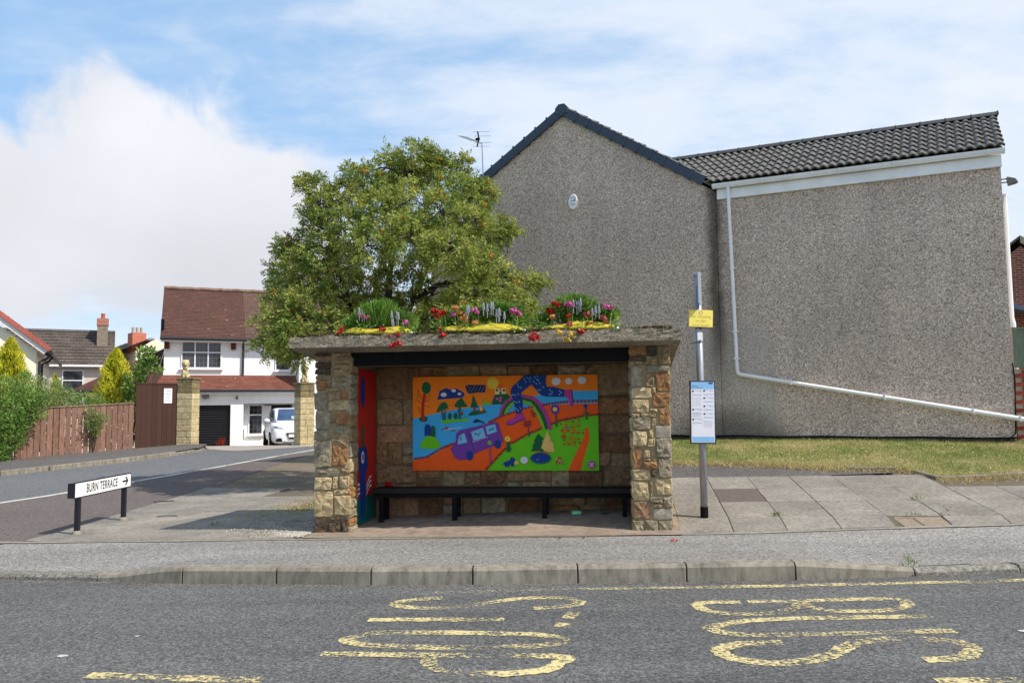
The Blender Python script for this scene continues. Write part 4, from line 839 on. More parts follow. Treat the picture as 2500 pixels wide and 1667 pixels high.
            MB().tube([(px, y+.01, h), (px*.98, y+.08, max(.03, h-.02)), (px*.95, .0, .09)], .004, 5).build('stem', M_FL2, B_)
# ------------------------------------------------------------------ pebble-dashed gable house
GA = R(25.0); GO = Vector((4.05, 15.5, 0))
GU = Vector((math.cos(GA), -math.sin(GA), 0)); GN = Vector((math.sin(GA), math.cos(GA), 0))
def G2W(x, y, z): p = GO + GU*x + GN*y; return Vector((p.x, p.y, z))
def stains(N, L, tc, col):
    """rain stain down the junction, algae near the ground, a smoother patched area: marks on the render itself"""
    sp = N.new('ShaderNodeSeparateXYZ'); L.new(tc.outputs['Object'], sp.inputs[0])
    nz = N.new('ShaderNodeTexNoise'); nz.inputs['Scale'].default_value = 2.2; nz.inputs['Detail'].default_value = 6; L.new(tc.outputs['Object'], nz.inputs[0])
    def ma(op, a, b):
        m = N.new('ShaderNodeMath'); m.operation = op
        for i, q in enumerate((a, b)):
            if isinstance(q, (int, float)): m.inputs[i].default_value = q
            else: L.new(q, m.inputs[i])
        return m.outputs[0]
    def mr(x, a, b, c=0., d=1.):
        m = N.new('ShaderNodeMapRange'); m.interpolation_type = 'SMOOTHSTEP'; L.new(x, m.inputs[0])
        for i, q in enumerate((a, b, c, d)): m.inputs[i+1].default_value = q
        return m.outputs[0]
    x, y, z = sp.outputs
    wx = ma('ADD', x, ma('MULTIPLY', ma('SUBTRACT', nz.outputs[0], .5), .22))
    s1 = ma('MULTIPLY', mr(ma('ABSOLUTE', ma('SUBTRACT', wx, .03), 0), .26, .0), mr(z, 1.2, 3.4))
    dx = ma('DIVIDE', ma('SUBTRACT', wx, .2), 1.3); dz = ma('DIVIDE', ma('SUBTRACT', z, .8), .75)
    s2 = ma('MULTIPLY', mr(ma('ADD', ma('MULTIPLY', dx, dx), ma('MULTIPLY', dz, dz)), 1.25, .1), .8)
    dark = ma('MAXIMUM', s1, s2)
    m1 = N.new('ShaderNodeMix'); m1.data_type = 'RGBA'; L.new(ma('MULTIPLY', dark, .82), m1.inputs[0]); m1.inputs[7].default_value = srgb(58,52,42)
    mp_ = N.new('ShaderNodeMapping'); mp_.inputs['Scale'].default_value = (2.6, 1, .22); L.new(tc.outputs['Object'], mp_.inputs[0])
    sk = N.new('ShaderNodeTexNoise'); sk.inputs['Scale'].default_value = 1.0; sk.inputs['Detail'].default_value = 5; L.new(mp_.outputs[0], sk.inputs[0])
    vs = N.new('ShaderNodeVectorMath'); vs.operation = 'SCALE'; L.new(col, vs.inputs[0]); L.new(mr(sk.outputs[0], .3, .7, .95, 1.05), vs.inputs['Scale']); col = vs.outputs[0]
    wz = ma('ADD', z, ma('MULTIPLY', nz.outputs[0], .7)); px = ma('MULTIPLY', mr(wx, -.55, -.45), mr(ma('ADD', wx, ma('MULTIPLY', wz, .09)), 1.34, 1.26))
    pt = ma('MULTIPLY', px, mr(wz, 3.5, 3.3))
    m2 = N.new('ShaderNodeMix'); m2.data_type = 'RGBA'; L.new(ma('MULTIPLY', pt, .42), m2.inputs[0]); L.new(col, m2.inputs[6]); L.new(m2.outputs[2], m1.inputs[6]); m2.inputs[7].default_value = srgb(176,172,164)
    return m1.outputs[2]
M_PEB = mat('pebbledash', [(.0, srgb(120,104,93)), (.25, srgb(178,159,145)), (.62, srgb(208,188,172)), (.88, srgb(222,203,187)), (1, srgb(250,238,222))], scale=66, tex='voronoi', rough=.9, bump=.6, bdist=.014, mott=.10, mscale=.55, extra=stains)
M_TILE = mat('concrete_tile', [(.3, srgb(82,81,80)), (.5, srgb(102,101,99)), (.7, srgb(120,118,115))], scale=10, rough=.85, bump=.25, bscale=50, rvar=.09, mott=.08, mscale=3)
M_VERGE = mat('verge_plastic', [(.3, srgb(52,64,80)), (.7, srgb(68,82,98))], scale=4, rough=.45, bump=.05, rvar=.05)
M_UPVC = mat('white_upvc', [(.3, srgb(232,233,234)), (.7, srgb(246,246,246))], scale=3, rough=.3, bump=.02, spec=.5, mott=.05, mscale=1.5)
M_UPVC2 = mat('white_upvc_pipe', [(.3, srgb(236,236,238)), (.7, srgb(248,248,248))], scale=4, rough=.35, bump=.02, spec=.5, mott=.05)
HG = empty('rendered_house', GO, -GA); tag(HG, 'pebble-dashed grey house with a gable and a lower wing, grey tiled roof, white gutter', 'house')
AX, EZ, SL = -3.18, 8.02, .648
def rz_main(x): return EZ - SL*abs(x-AX)
g0, g1, zb = -6.55, .065, .93
gw = [(g0, 0, zb), (g1, 0, zb), (g1, 0, rz_main(g1)-.12), (AX, 0, EZ-.12), (g0, 0, rz_main(g0)-.12)]
MB().prism(gw, (0, 7.5, 0)).build('gable_wall', M_PEB, HG, fix=True)
MB().prism([(g1+.004, .035, zb), (4.97, .035, zb), (4.97, .035, 5.80), (g1+.004, .035, 5.80)], (0, 4.4, 0)).build('wing_wall', M_PEB, HG, fix=True)
MB().prism([(4.6, .04, 5.79), (4.6, 4.38, 5.79), (4.6, 1.55, 6.85)], (.365, 0, 0)).build('wing_gable', M_PEB, HG, fix=True)
M_PLN = mat('plinth', [(.3, srgb(52,49,46)), (.7, srgb(84,79,73))], scale=8, rough=.9, bump=.4, bscale=20)
MB().box(g0+.03, 4.95, .045, 4.3, .2, .935).build('plinth', M_PLN, HG)
MB().tube([(x, -.012, .925+.006*math.sin(x*4)) for x in [lerp(g0, 4.97, i/60) for i in range(61)]], .012, 6).build('ground_cable', M_BLK, HG)
# roofs
def slope_slab(pts, t=.05): return MB().prism(pts, (0, 0, t))
slope_slab([(AX, -.06, EZ-.06), (.12, -.06, rz_main(.12)-.06), (.12, 7.5, rz_main(.12)-.06), (AX, 7.5, EZ-.06)]).build('roof_deck', M_TILE, HG, fix=True)
slope_slab([(AX, -.06, EZ-.06), (-6.62, -.06, rz_main(-6.62)-.06), (-6.62, 7.5, rz_main(-6.62)-.06), (AX, 7.5, EZ-.06)]).build('roof_deck', M_TILE, HG, fix=True)
WE, WEZ, WR, WRZ = -.16, 5.90, 1.55, 6.97
slope_slab([(.1, WE+.05, WEZ-.02), (5.0, WE+.05, WEZ-.02), (5.0, WR, WRZ-.06), (-1.9, WR, WRZ-.06)], .04).build('roof_deck', M_PLN, HG, fix=True)
slope_slab([(-1.9, WR, WRZ-.06), (5.0, WR, WRZ-.06), (5.0, 4.5, 5.7), (-.0, 4.5, 5.7)], .04).build('roof_deck', M_TILE, HG, fix=True)
def tile_mesh():
    """double roman tile .30 wide, .345 long, lying in local x (across) / y (up slope), front edge shows its thickness"""
    mb = MB(); n = 16; w = .30
    def pz(x):
        q = 0
        for c in (.075, .225):
            d = abs(x-c)
            if d < .06: q = max(q, .042*math.cos(d/.06*math.pi/2)**.8)
        return q
    xs_ = [w*i/n for i in range(n+1)]
    rows = [[(x, .05, pz(x)*.9-.02) for x in xs_], [(x, .0, pz(x)+.022) for x in xs_], [(x, .0, pz(x)+.036) for x in xs_], [(x, .36, pz(x)+.0) for x in xs_]]
    mb.grid(rows); return mb.mesh('roof_tile', M_TILE)
TM = tile_mesh()
sl_len = math.hypot(WR-WE, WRZ-WEZ); ang = math.atan2(WRZ-WEZ, WR-WE); nrow = 7; ex = sl_len/nrow
tr = random.Random(2)
for j in range(nrow):
    y = WE + (WR-WE)*j/nrow; z = WEZ + (WRZ-WEZ)*j/nrow + .03
    xv = .12 - (z-WEZ)/SL*1.0
    i = 0
    while True:
        x = 5.03 + .018*j - .3*(i+1)
        if x < xv - .3: break
        o = link('roof_tile', TM, HG); o.location = (x + tr.uniform(-.002, .002), y, z + tr.uniform(-.002, .002)); o.rotation_euler = (ang, tr.uniform(-.006, .006), 0); i += 1
# main roof, right-hand slope: courses run along y, tiles climb in -x
am = math.atan(SL); L_m = math.hypot(.14-AX, SL*(.14-AX)); nm = int(L_m/.30)
for j in range(nm):
    s = j/nm*L_m; x = .16 - s*math.cos(am); z = rz_main(.16)+.055 + s*math.sin(am)
    for i in range(5):
        o = link('roof_tile', TM, HG); o.matrix_local = Matrix.Translation((x, .0+.3*i - .05, z)) @ Matrix(((0, -math.cos(am), math.sin(am), 0), (1, 0, 0, 0), (0, math.sin(am), math.cos(am), 0), (0, 0, 0, 1)))
# ridge tiles
rm = MB()
prof = [(.0, -.13, -.075), (.0, -.07, .0), (.0, 0, .03), (.0, .07, .0), (.0, .13, -.075)]
rm.grid([[(0, b, c) for _, b, c in prof], [(.43, b, c) for _, b, c in prof]]); rm.add([(0, b, c) for _, b, c in prof], [tuple(range(5))]); rm.add([(.43, b, c) for _, b, c in prof], [tuple(range(5))[::-1]])
rm.tube([(.43, b, c+.004) for _, b, c in prof], .012, 5)
RM = rm.mesh('ridge_tile', mat('ridge_tile', [(.3, srgb(58,60,62)), (.7, srgb(82,84,86))], scale=8, rough=.7, bump=.15, rvar=.06))
for i in range(15):
    o = link('ridge_tile', RM, HG); o.location = (5.18-.44*(i+1), WR, WRZ+.105)
for i in range(16):
    o = link('ridge_tile', RM, HG); o.location = (AX, .0+.44*i, EZ+.09); o.rotation_euler = (0, 0, R(90))
# dry verge units
vm = MB().box(0, .325, -.07, -.025, -.115, .06).box(0, .325, -.07, .09, .048, .07).box(-.012, .035, -.088, .09, -.13, .088)
VM = vm.mesh('verge_cap', M_VERGE)
n = int(math.hypot(AX-g0, SL*(AX-g0))/.325)
for side in (1, -1):
    for i in range(11 if side == 1 else n+1):
        o = link('verge_cap', VM, HG); d = .06 + .325*i
        if side == 1: m_ = Matrix.Translation((AX, 0, EZ)) @ Matrix.Rotation(am, 4, 'Y') @ Matrix.Translation((d, 0, 0))
        else: m_ = Matrix.Translation((AX, 0, EZ)) @ Matrix.Rotation(-am, 4, 'Y') @ Matrix.Translation((-d-.33, 0, 0)) @ Matrix.Identity(4)
        o.matrix_local = m_
MB().prism([(AX-.15, -.085, EZ-.10), (AX+.15, -.085, EZ-.10), (AX+.15, -.085, EZ+.03), (AX+.07, -.085, EZ+.12), (AX-.07, -.085, EZ+.12), (AX-.15, -.085, EZ+.03)], (0, .12, 0)).build('ridge_end_cap', M_VERGE, HG, fix=True, bevel=.008)
# fascia, gutter with brackets, downpipe
MB().box(.10, 4.985, -.02, .033, 5.62, 5.83).build('fascia_board', M_UPVC, HG, bevel=.004)
pr = [(-.145, .0), (-.145, -.03), (-.135, -.06), (-.115, -.085), (-.08, -.095), (-.045, -.085), (-.03, -.05), (-.03, .0)]
gt = MB(); zg = 5.915
for a in (0, 1):
    pass
gt.grid([[(x, a, zg+b) for a, b in pr] for x in (.03, 5.03)]); gt.grid([[(x, a*.94-.004, zg+b*.92) for a, b in pr] for x in (.03, 5.03)])
for x in (.03, 5.03): gt.add([(x, a, zg+b) for a, b in pr], [tuple(range(len(pr)))])
for k in (1, 3): gt.box(.03, 5.03, pr[k][0]-.004, pr[k][0], zg+pr[k][1]-.003, zg+pr[k][1]+.006)
gt.build('gutter', M_UPVC, HG)
bk = MB().grid([[(x, a*1.05-.002, zg+b*1.07+.001) for a, b in pr] for x in (-.012, .012)]); BKM = bk.mesh('gutter_bracket', M_UPVC2)
for x in (.30, .52, .98, 1.42, 1.50, 1.9, 2.38, 2.85, 3.3, 3.8, 4.3, 4.78):
    o = link('gutter_bracket', BKM, HG); o.location = (x, 0, 0)
MB().tube([(.335, -.09, 5.83), (.34, -.09, 5.5), (.395, -.07, 2.2), (.41, -.07, 2.13), (.46, -.07, 2.108), (5.02, -.09, 1.25), (5.9, -.06, 1.085), (5.95, .1, 1.07), (5.95, .22, .75)], [.035, .035, .035, .037, .037, .042, .042, .042, .042], 12).build('downpipe', M_UPVC2, HG, smooth=True)
for x, z in ((.365, 4.2), (.385, 2.95), (.392, 2.42)): MB().box(x-.05, x+.06, -.115, .03, z-.012, z+.012).build('pipe_clip', M_UPVC2, HG, bevel=.003)
for t in (.2, .55, .85, 1.0):
    x = lerp(.46, 5.02, t); z = lerp(2.108, 1.25, t); MB().box(x-.012, x+.012, -.135, .03, z-.048, z+.055).build('pipe_clip', M_UPVC2, HG, bevel=.003)
# soil pipe on the end wall
MB().tube([(5.03, .35, 5.2), (5.03, .35, 3.0), (5.05, .35, 2.9), (5.05, .35, 1.2)], .05, 10).build('soil_pipe', M_UPVC2, HG)
MB().tube([(4.965, .0, 2.2), (4.985, -.005, 1.9), (4.95, -.01, 1.0), (4.8, -.012, .86)], .012, 6).build('wall_cable', M_BLK, HG)
# alarm box
AL = empty('alarm_box', G2W(-2.95, 0, 5.93), -GA); tag(AL, 'white oval alarm box high on the pebble-dashed gable', 'alarm box')
mb = MB(); n = 28
for d, s in ((0, 1.0), (-.06, 1.0), (-.075, .93)): mb.v += [(.105*s*math.cos(2*math.pi*i/n), d, .168*s*math.sin(2*math.pi*i/n)) for i in range(n)]
mb.f = [(k*n+i, k*n+(i+1) % n, (k+1)*n+(i+1) % n, (k+1)*n+i) for k in range(2) for i in range(n)] + [tuple(2*n+i for i in range(n))]; mb.m = [0]*len(mb.f)
mb.build('case', M_UPVC, AL, fix=True)
M_INK = mat('ink', [srgb(64,72,80)], rough=.6, bump=0)
text_mesh('lettering', 'CASTLE', .042, M_INK, AL, Matrix.Translation((0, -.0765, .075)) @ Matrix.Rotation(R(90), 4, 'X'), .9)
MB().prism([(-.055, -.0765, 0), (.06, -.0765, .015), (.06, -.0765, .03), (.045, -.0765, .055), (.035, -.0765, .03), (-.055, -.0765, .012)], (0, -.001, 0)).build('emblem', mat('ink2', [srgb(30,34,38)], bump=0), AL, fix=True)
for z, w in ((-.045, .06), (-.075, .05)): MB().box(-w, w, -.0775, -.0765, z-.006, z+.006).build('small_print', mat('ink3', [srgb(150,158,164)], bump=0), AL)
# TV aerial on the left verge
AE = empty('tv_aerial', G2W(-5.12, -.12, 6.1), -GA); AE.scale = (.78, .78, .78); tag(AE, 'thin television aerial on a pole beside the gable roof', 'aerial')
M_ALU = plain('aluminium', srgb(150,152,156), .4, metal=.7)
MB().tube([(.06, 0, .0), (.03, 0, .9), (0, 0, 1.85)], [.022, .016, .014], 8).build('mast', M_ALU, AE)
b0, b1 = Vector((0, 0, 1.83)), Vector((-.78, .1, 2.22))
MB().tube([b0, b1], .011, 6).build('boom', M_ALU, AE)
for i in range(9):
    p = b0.lerp(b1, .28+.08*i); MB().tube([p+Vector((-.10, -.16, -.01)), p+Vector((.10, .16, .02))], .004, 4).build('director', M_ALU, AE)
for dz, dx in ((.28, .0), (.14, .05), (-.06, .05), (-.16, .0)):
    MB().tube([(-.22+dx, -.16, 1.92+dz-.03), (.16+dx, .16, 1.92+dz+.02)], .005, 4).build('reflector_bar', M_ALU, AE)
MB().tube([(-.14, 0, 2.22), (-.10, 0, 2.0), (-.16, 0, 1.76)], .022, 6).build('reflector_spine', M_BLK, AE)
MB().box(-.2, -.08, -.03, .03, 1.96, 2.02).build('dipole_box', M_BLK, AE)
# floodlight on the corner
FL_ = empty('floodlight', G2W(4.975, .25, 5.42), -GA); tag(FL_, 'small grey floodlight on two arms at the right corner of the rendered house', 'floodlight')
M_GREY = plain('grey_metal', srgb(112,112,110), .5)
for z in (-.03, .03): MB().box(0, .14, -.01, .01, z-.008, z+.008).build('arm', M_BLK, FL_)
MB().prism([(.10, -.07, .06), (.22, -.07, .02), (.26, -.07, -.06), (.12, -.07, -.09)], (0, .14, 0)).build('lamp_body', M_GREY, FL_, fix=True, bevel=.01)
MB().prism([(.225, -.06, .015), (.262, -.06, -.058), (.266, -.06, -.056), (.229, -.06, .018)], (0, .12, 0)).build('lens', plain('lens', srgb(190,190,176), .1), FL_, fix=True)
# right edge: brick wall with green boards on top, brick house and bush behind
WB = empty('brick_wall', G2W(4.99, .2, .8), -GA); tag(WB, 'low red brick wall topped by green boards at the right edge', 'wall')
M_BRK = mat('brick', [(.3, srgb(110,48,38)), (.5, srgb(142,66,50)), (.7, srgb(168,92,72))], scale=18, rough=.9, bump=.3, bscale=40, rvar=.22)
MB().box(.02, 2.5, .015, .2, -.2, 1.30).build('mortar_core', mat('brick_mortar', [(.3, srgb(150,140,124)), (.7, srgb(178,168,150))], scale=20, bump=.3), WB)
BM = MB().box(0, .215, 0, .1, 0, .065).mesh('brick', M_BRK)
for r_ in range(20):
    for c_ in range(11):
        o = link('brick', BM, WB); o.location = (.02 + c_*.225 + (.11 if r_ % 2 else 0), 0, -.2 + r_*.075)
for i in range(12): MB().box(.03+i*.165, .19+i*.165, .02, .045, 1.32, 1.98).build('fence_board', mat('green_board', [(.3, srgb(96,112,98)), (.7, srgb(122,138,120))], scale=6, rough=.8, bump=.2, stretch=(8, 8, 1), rvar=.06), WB, bevel=.004)
MB().box(.02, 2.1, .0, .07, 1.985, 2.02).build('top_rail', mat('green_board', []), WB)
BH = empty('brick_house', (15.3, 24, .6), R(-25)); tag(BH, 'distant red brick house just visible past the right corner of the rendered house', 'house')
M_BRK2 = None
def bricks(name, c1, c2, mo, sc=1.0):
    m = bpy.data.materials.new(name); m.use_nodes = True; N = m.node_tree.nodes; L = m.node_tree.links; b = N['Principled BSDF']; b.inputs['Roughness'].default_value = .9
    tc = N.new('ShaderNodeTexCoord'); sp = N.new('ShaderNodeSeparateXYZ'); L.new(tc.outputs['Object'], sp.inputs[0])
    ad = N.new('ShaderNodeMath'); L.new(sp.outputs[0], ad.inputs[0]); L.new(sp.outputs[1], ad.inputs[1]); cb = N.new('ShaderNodeCombineXYZ'); L.new(ad.outputs[0], cb.inputs[0]); L.new(sp.outputs[2], cb.inputs[1])
    t = N.new('ShaderNodeTexBrick'); t.inputs['Scale'].default_value = sc; t.inputs['Brick Width'].default_value = .225; t.inputs['Row Height'].default_value = .075; t.inputs['Mortar Size'].default_value = .008
    t.inputs['Color1'].default_value = c1; t.inputs['Color2'].default_value = c2; t.inputs['Mortar'].default_value = mo; L.new(cb.outputs[0], t.inputs[0])
    bp = N.new('ShaderNodeBump'); bp.inputs['Strength'].default_value = .5; bp.inputs['Distance'].default_value = .01; bp.invert = True; L.new(t.outputs['Fac'], bp.inputs['Height']); L.new(bp.outputs[0], b.inputs['Normal'])
    L.new(t.outputs[0], b.inputs['Base Color']); return m
M_BRK2 = bricks('brickwork', srgb(120,58,44), srgb(150,80,60), srgb(168,156,140))
MB().prism([(-4, 0, -1), (5, 0, -1), (5, 0, 2.2), (.4, 0, 5.65), (-4, 0, 2.3)], (0, 7, 0)).build('wall', M_BRK2, BH, fix=True)
MB().prism([(.4, -.1, 5.75), (5.4, -.1, 2.0), (5.4, -.1, 2.2), (.4, -.1, 5.95)], (0, .12, 0)).build('barge_board', plain('barge', srgb(170,160,136), .7), BH, fix=True)
MB().prism([(.4, -.05, 5.9), (5.5, -.05, 2.1), (5.5, 7.2, 2.1), (.4, 7.2, 5.9)], (0, 0, .08)).build('roof', M_TILE, BH, fix=True)
MB().prism([(.4, -.05, 5.9), (-4.4, -.05, 2.2), (-4.4, 7.2, 2.2), (.4, 7.2, 5.9)], (0, 0, .08)).build('roof', M_TILE, BH, fix=True)
MB().prism([(-3, -.9, 4.6), (4, -.9, 2.4), (4, -.02, 2.4), (-3, -.02, 4.6)], (0, 0, .14)).build('porch_roof', plain('porch_blue', srgb(112,124,140), .5), BH, fix=True)
# ------------------------------------------------------------------ white house across the side road
WA = R(22.0); WO = Vector((-14.5, 32.6, 0))
HW = empty('white_house', WO, WA); tag(HW, 'white rendered house with red-brown tiled roofs, garage and leaded windows', 'house')
M_WHITE = mat('white_render', [(.3, srgb(238,238,238)), (.7, srgb(248,248,247))], scale=8, rough=.85, bump=.15, bscale=30, mott=.03)
def tiles_small(name, c1, c2, lich, row=.105, wd=.17):
    m = bpy.data.materials.new(name); m.use_nodes = True; N = m.node_tree.nodes; L = m.node_tree.links; b = N['Principled BSDF']; b.inputs['Roughness'].default_value = .9
    tc = N.new('ShaderNodeTexCoord'); sp = N.new('ShaderNodeSeparateXYZ'); L.new(tc.outputs['UV'], sp.inputs[0])
    cb = N.new('ShaderNodeCombineXYZ'); L.new(sp.outputs[0], cb.inputs[0]); L.new(sp.outputs[1], cb.inputs[1])
    t = N.new('ShaderNodeTexBrick'); t.inputs['Scale'].default_value = 1; t.inputs['Brick Width'].default_value = wd; t.inputs['Row Height'].default_value = row; t.inputs['Mortar Size'].default_value = .010; t.inputs['Mortar Smooth'].default_value = .3
    t.inputs['Color1'].default_value = c1; t.inputs['Color2'].default_value = c2; t.inputs['Mortar'].default_value = tuple(x*.42 for x in c1[:3]) + (1,); L.new(cb.outputs[0], t.inputs[0])
    nz = N.new('ShaderNodeTexNoise'); nz.inputs['Scale'].default_value = 4.5; nz.inputs['Detail'].default_value = 6; L.new(tc.outputs['UV'], nz.inputs[0])
    r = N.new('ShaderNodeMapRange'); L.new(nz.outputs[0], r.inputs[0]); r.inputs[1].default_value = .69; r.inputs[2].default_value = .73
    mx = N.new('ShaderNodeMix'); mx.data_type = 'RGBA'; L.new(r.outputs[0], mx.inputs[0]); L.new(t.outputs[0], mx.inputs[6]); mx.inputs[7].default_value = lich
    n2 = N.new('ShaderNodeTexNoise'); n2.inputs['Scale'].default_value = .9; L.new(tc.outputs['UV'], n2.inputs[0])
    sc = N.new('ShaderNodeVectorMath'); sc.operation = 'SCALE'; r2 = N.new('ShaderNodeMapRange'); L.new(n2.outputs[0], r2.inputs[0]); r2.inputs[3].default_value = .72; r2.inputs[4].default_value = 1.28
    L.new(mx.outputs[2], sc.inputs[0]); L.new(r2.outputs[0], sc.inputs['Scale']); L.new(sc.outputs[0], b.inputs['Base Color'])
    bp = N.new('ShaderNodeBump'); bp.inputs['Strength'].default_value = .8; bp.inputs['Distance'].default_value = .02; bp.invert = True; L.new(t.outputs['Fac'], bp.inputs['Height']); L.new(bp.outputs[0], b.inputs['Normal'])
    return m
M_RT = tiles_small('plain_tile_red', srgb(90,60,52), srgb(106,73,63), srgb(176,164,150))
M_RT2 = tiles_small('plain_tile_brown', srgb(98,76,66), srgb(118,92,82), srgb(170,160,146))
M_RT3 = tiles_small('plain_tile_orange', srgb(122,74,60), srgb(144,90,74), srgb(200,184,170))
def course_roof(name, a, b, c, d, m, parent, row=.105, step=.012):
    """tiled slope a-b (eave) to d-c (ridge): real overlapping courses with a lip each, UVs in metres"""
    a, b, c, d = map(Vector, (a, b, c, d)); n = max(1, int((d-a).length/row)); nm = (b-a).cross(d-a).normalized()
    if nm.z < 0: nm = -nm
    V = []; F = []; UV = []
    W = (b-a).length; H = (d-a).length
    for i in range(n):
        t0, t1 = i/n, (i+1)/n; p = [a.lerp(d, t0)+nm*step, b.lerp(c, t0)+nm*step, b.lerp(c, t1), a.lerp(d, t1)]; lo = [a.lerp(d, t0)-nm*.002, b.lerp(c, t0)-nm*.002]
        o = len(V); V += p + lo; F += [(o, o+1, o+2, o+3), (o+4, o+5, o+1, o)]
        ux = lambda q: (q-a).dot((b-a).normalized())
        UV += [(ux(p[0]), t0*H), (ux(p[1]), t0*H), (ux(p[2]), t1*H), (ux(p[3]), t1*H), (ux(p[0]), t0*H), (ux(p[1]), t0*H), (ux(p[1]), t0*H), (ux(p[0]), t0*H)]
    me = bpy.data.meshes.new(name); me.from_pydata([tuple(v) for v in V], [], F); uv = me.uv_layers.new(name='UVMap')
    for i, q in enumerate(UV): uv.data[i].uv = q
    me.materials.append(m); return link(name, me, parent)
ZB = -.5
MB().box(0, 8.5, .0, 6.2, ZB, 4.45).build('wall', M_WHITE, HW)
MB().prism([(0, .0, 4.45), (0, 6.2, 4.45), (0, 2.9, 6.75)], (8.5, 0, 0)).build('gable', M_WHITE, HW, fix=True)
course_roof('roof', (-.15, -.38, 4.44), (3.2, -.38, 4.44), (3.2, 2.6, 6.9), (-.15, 2.6, 6.9), M_RT, HW)
course_roof('roof', (3.203, -.38, 4.44), (8.7, -.38, 4.44), (8.7, 2.6, 6.9), (3.203, 2.6, 6.9), M_RT2, HW)
course_roof('roof', (8.7, 6.4, 4.3), (-.15, 6.4, 4.3), (-.15, 2.6, 6.9), (8.7, 2.6, 6.9), M_RT2, HW)
MB().tube([(x, 2.6, 6.93+.01*math.sin(x*9)) for x in [lerp(-.15, 8.7, i/40) for i in range(41)]], .09, 7).build('ridge', mat('old_ridge', [(.3, srgb(110,84,74)), (.6, srgb(140,118,102)), (.75, srgb(176,160,140))], scale=5, bump=.4), HW)
M_GUT = plain('black_gutter', srgb(44,44,50), .45)
MB().tube([(-.15, -.43, 4.42), (8.7, -.43, 4.40)], .06, 8).build('gutter', M_GUT, HW)
MB().box(-.12, 8.6, -.36, -.02, 4.30, 4.37).build('soffit', M_WHITE, HW)
for x in (.1, 2.72): MB().box(x-.1, x+.1, -.14, -.003, 4.02, 4.30).build('timber_corbel', mat('corbel', [(.3, srgb(74,40,26)), (.7, srgb(104,62,42))], scale=9, bump=.2), HW)
MB().tube([(3.12, -.36, 4.36), (3.12, -.08, 4.2), (3.12, -.08, 2.92)], .045, 8).build('downpipe', M_GUT, HW)
MB().box(3.28, 3.5, -.07, -.003, 4.08, 4.34).build('alarm_case', plain('alarm_grey', srgb(206,206,210), .4), HW, bevel=.01)
# ground floor: garage block, porch
MB().box(-.3, .15, -.80, -.003, ZB, 2.22).box(.15, 2.62, -.80, -.003, 1.66, 2.22).box(2.62, 3.13, -.80, -.003, ZB, 2.22).build('garage_wall', M_WHITE, HW)
MB().box(3.133, 5.34, -.80, -.62, 1.70, 2.22).build('porch_lintel', M_WHITE, HW)
MB().box(3.133, 5.34, -.2, -.004, ZB, 2.2).build('porch_wall', M_WHITE, HW)
MB().box(5.343, 8.5, -1.1, -.003, ZB, 4.36).build('bay_wall', M_WHITE, HW)
course_roof('lower_roof', (-.35, -1.08, 2.27), (5.34, -1.08, 2.27), (5.34, -.0, 2.92), (-.35, -.0, 2.92), M_RT3, HW, .11, .014)
MB().tube([(-.35, -1.12, 2.25), (5.34, -1.12, 2.24)], .055, 8).build('gutter', M_GUT, HW)
MB().box(-.3, 5.34, -1.02, -.81, 2.1, 2.2).build('fascia_board', M_WHITE, HW)
# left single-storey part with hipped roof
MB().box(-3.0, -.31, -.8, 3.2, ZB, 2.3).build('side_wall', M_WHITE, HW)
def tri_roof(name, a, b, apex, m):
    """triangular tiled slope"""
    a, b, p = map(Vector, (a, b, apex)); return course_roof(name, a, b, p, p, m, HW, .11, .012)
tri_roof('side_roof', (-3.25, -1.08, 2.27), (-.35, -1.08, 2.27), (-.02, 1.6, 4.15), M_RT); tri_roof('side_roof', (-3.25, 4.2, 2.27), (-3.25, -1.08, 2.27), (-.02, 1.6, 4.15), M_RT)
MB().prism([(-.35, -1.08, 2.27), (-.02, -.02, 2.9), (-.02, 1.6, 4.12)], (0, .02, -.02)).build('side_roof_infill', M_RT, HW)
MB().tube([(-3.25, -1.13, 2.24), (-.35, -1.13, 2.24)], .055, 8).build('gutter', M_GUT, HW)
# roller garage door: slats
GD = MB().box(.15, 2.62, -.62, -.6, ZB, 1.66).build('garage_door', plain('door_black', srgb(22,23,28), .4), HW)
sm = MB().prism([(0, 0, 0), (0, -.03, .02), (0, -.03, .075), (0, 0, .095)], (2.46, 0, 0)).mesh('door_slat', plain('slat_black', srgb(30,31,37), .35, spec=.5))
for i in range(21):
    o = link('door_slat', sm, GD); o.location = (.155, -.625, -.46+.1*i)
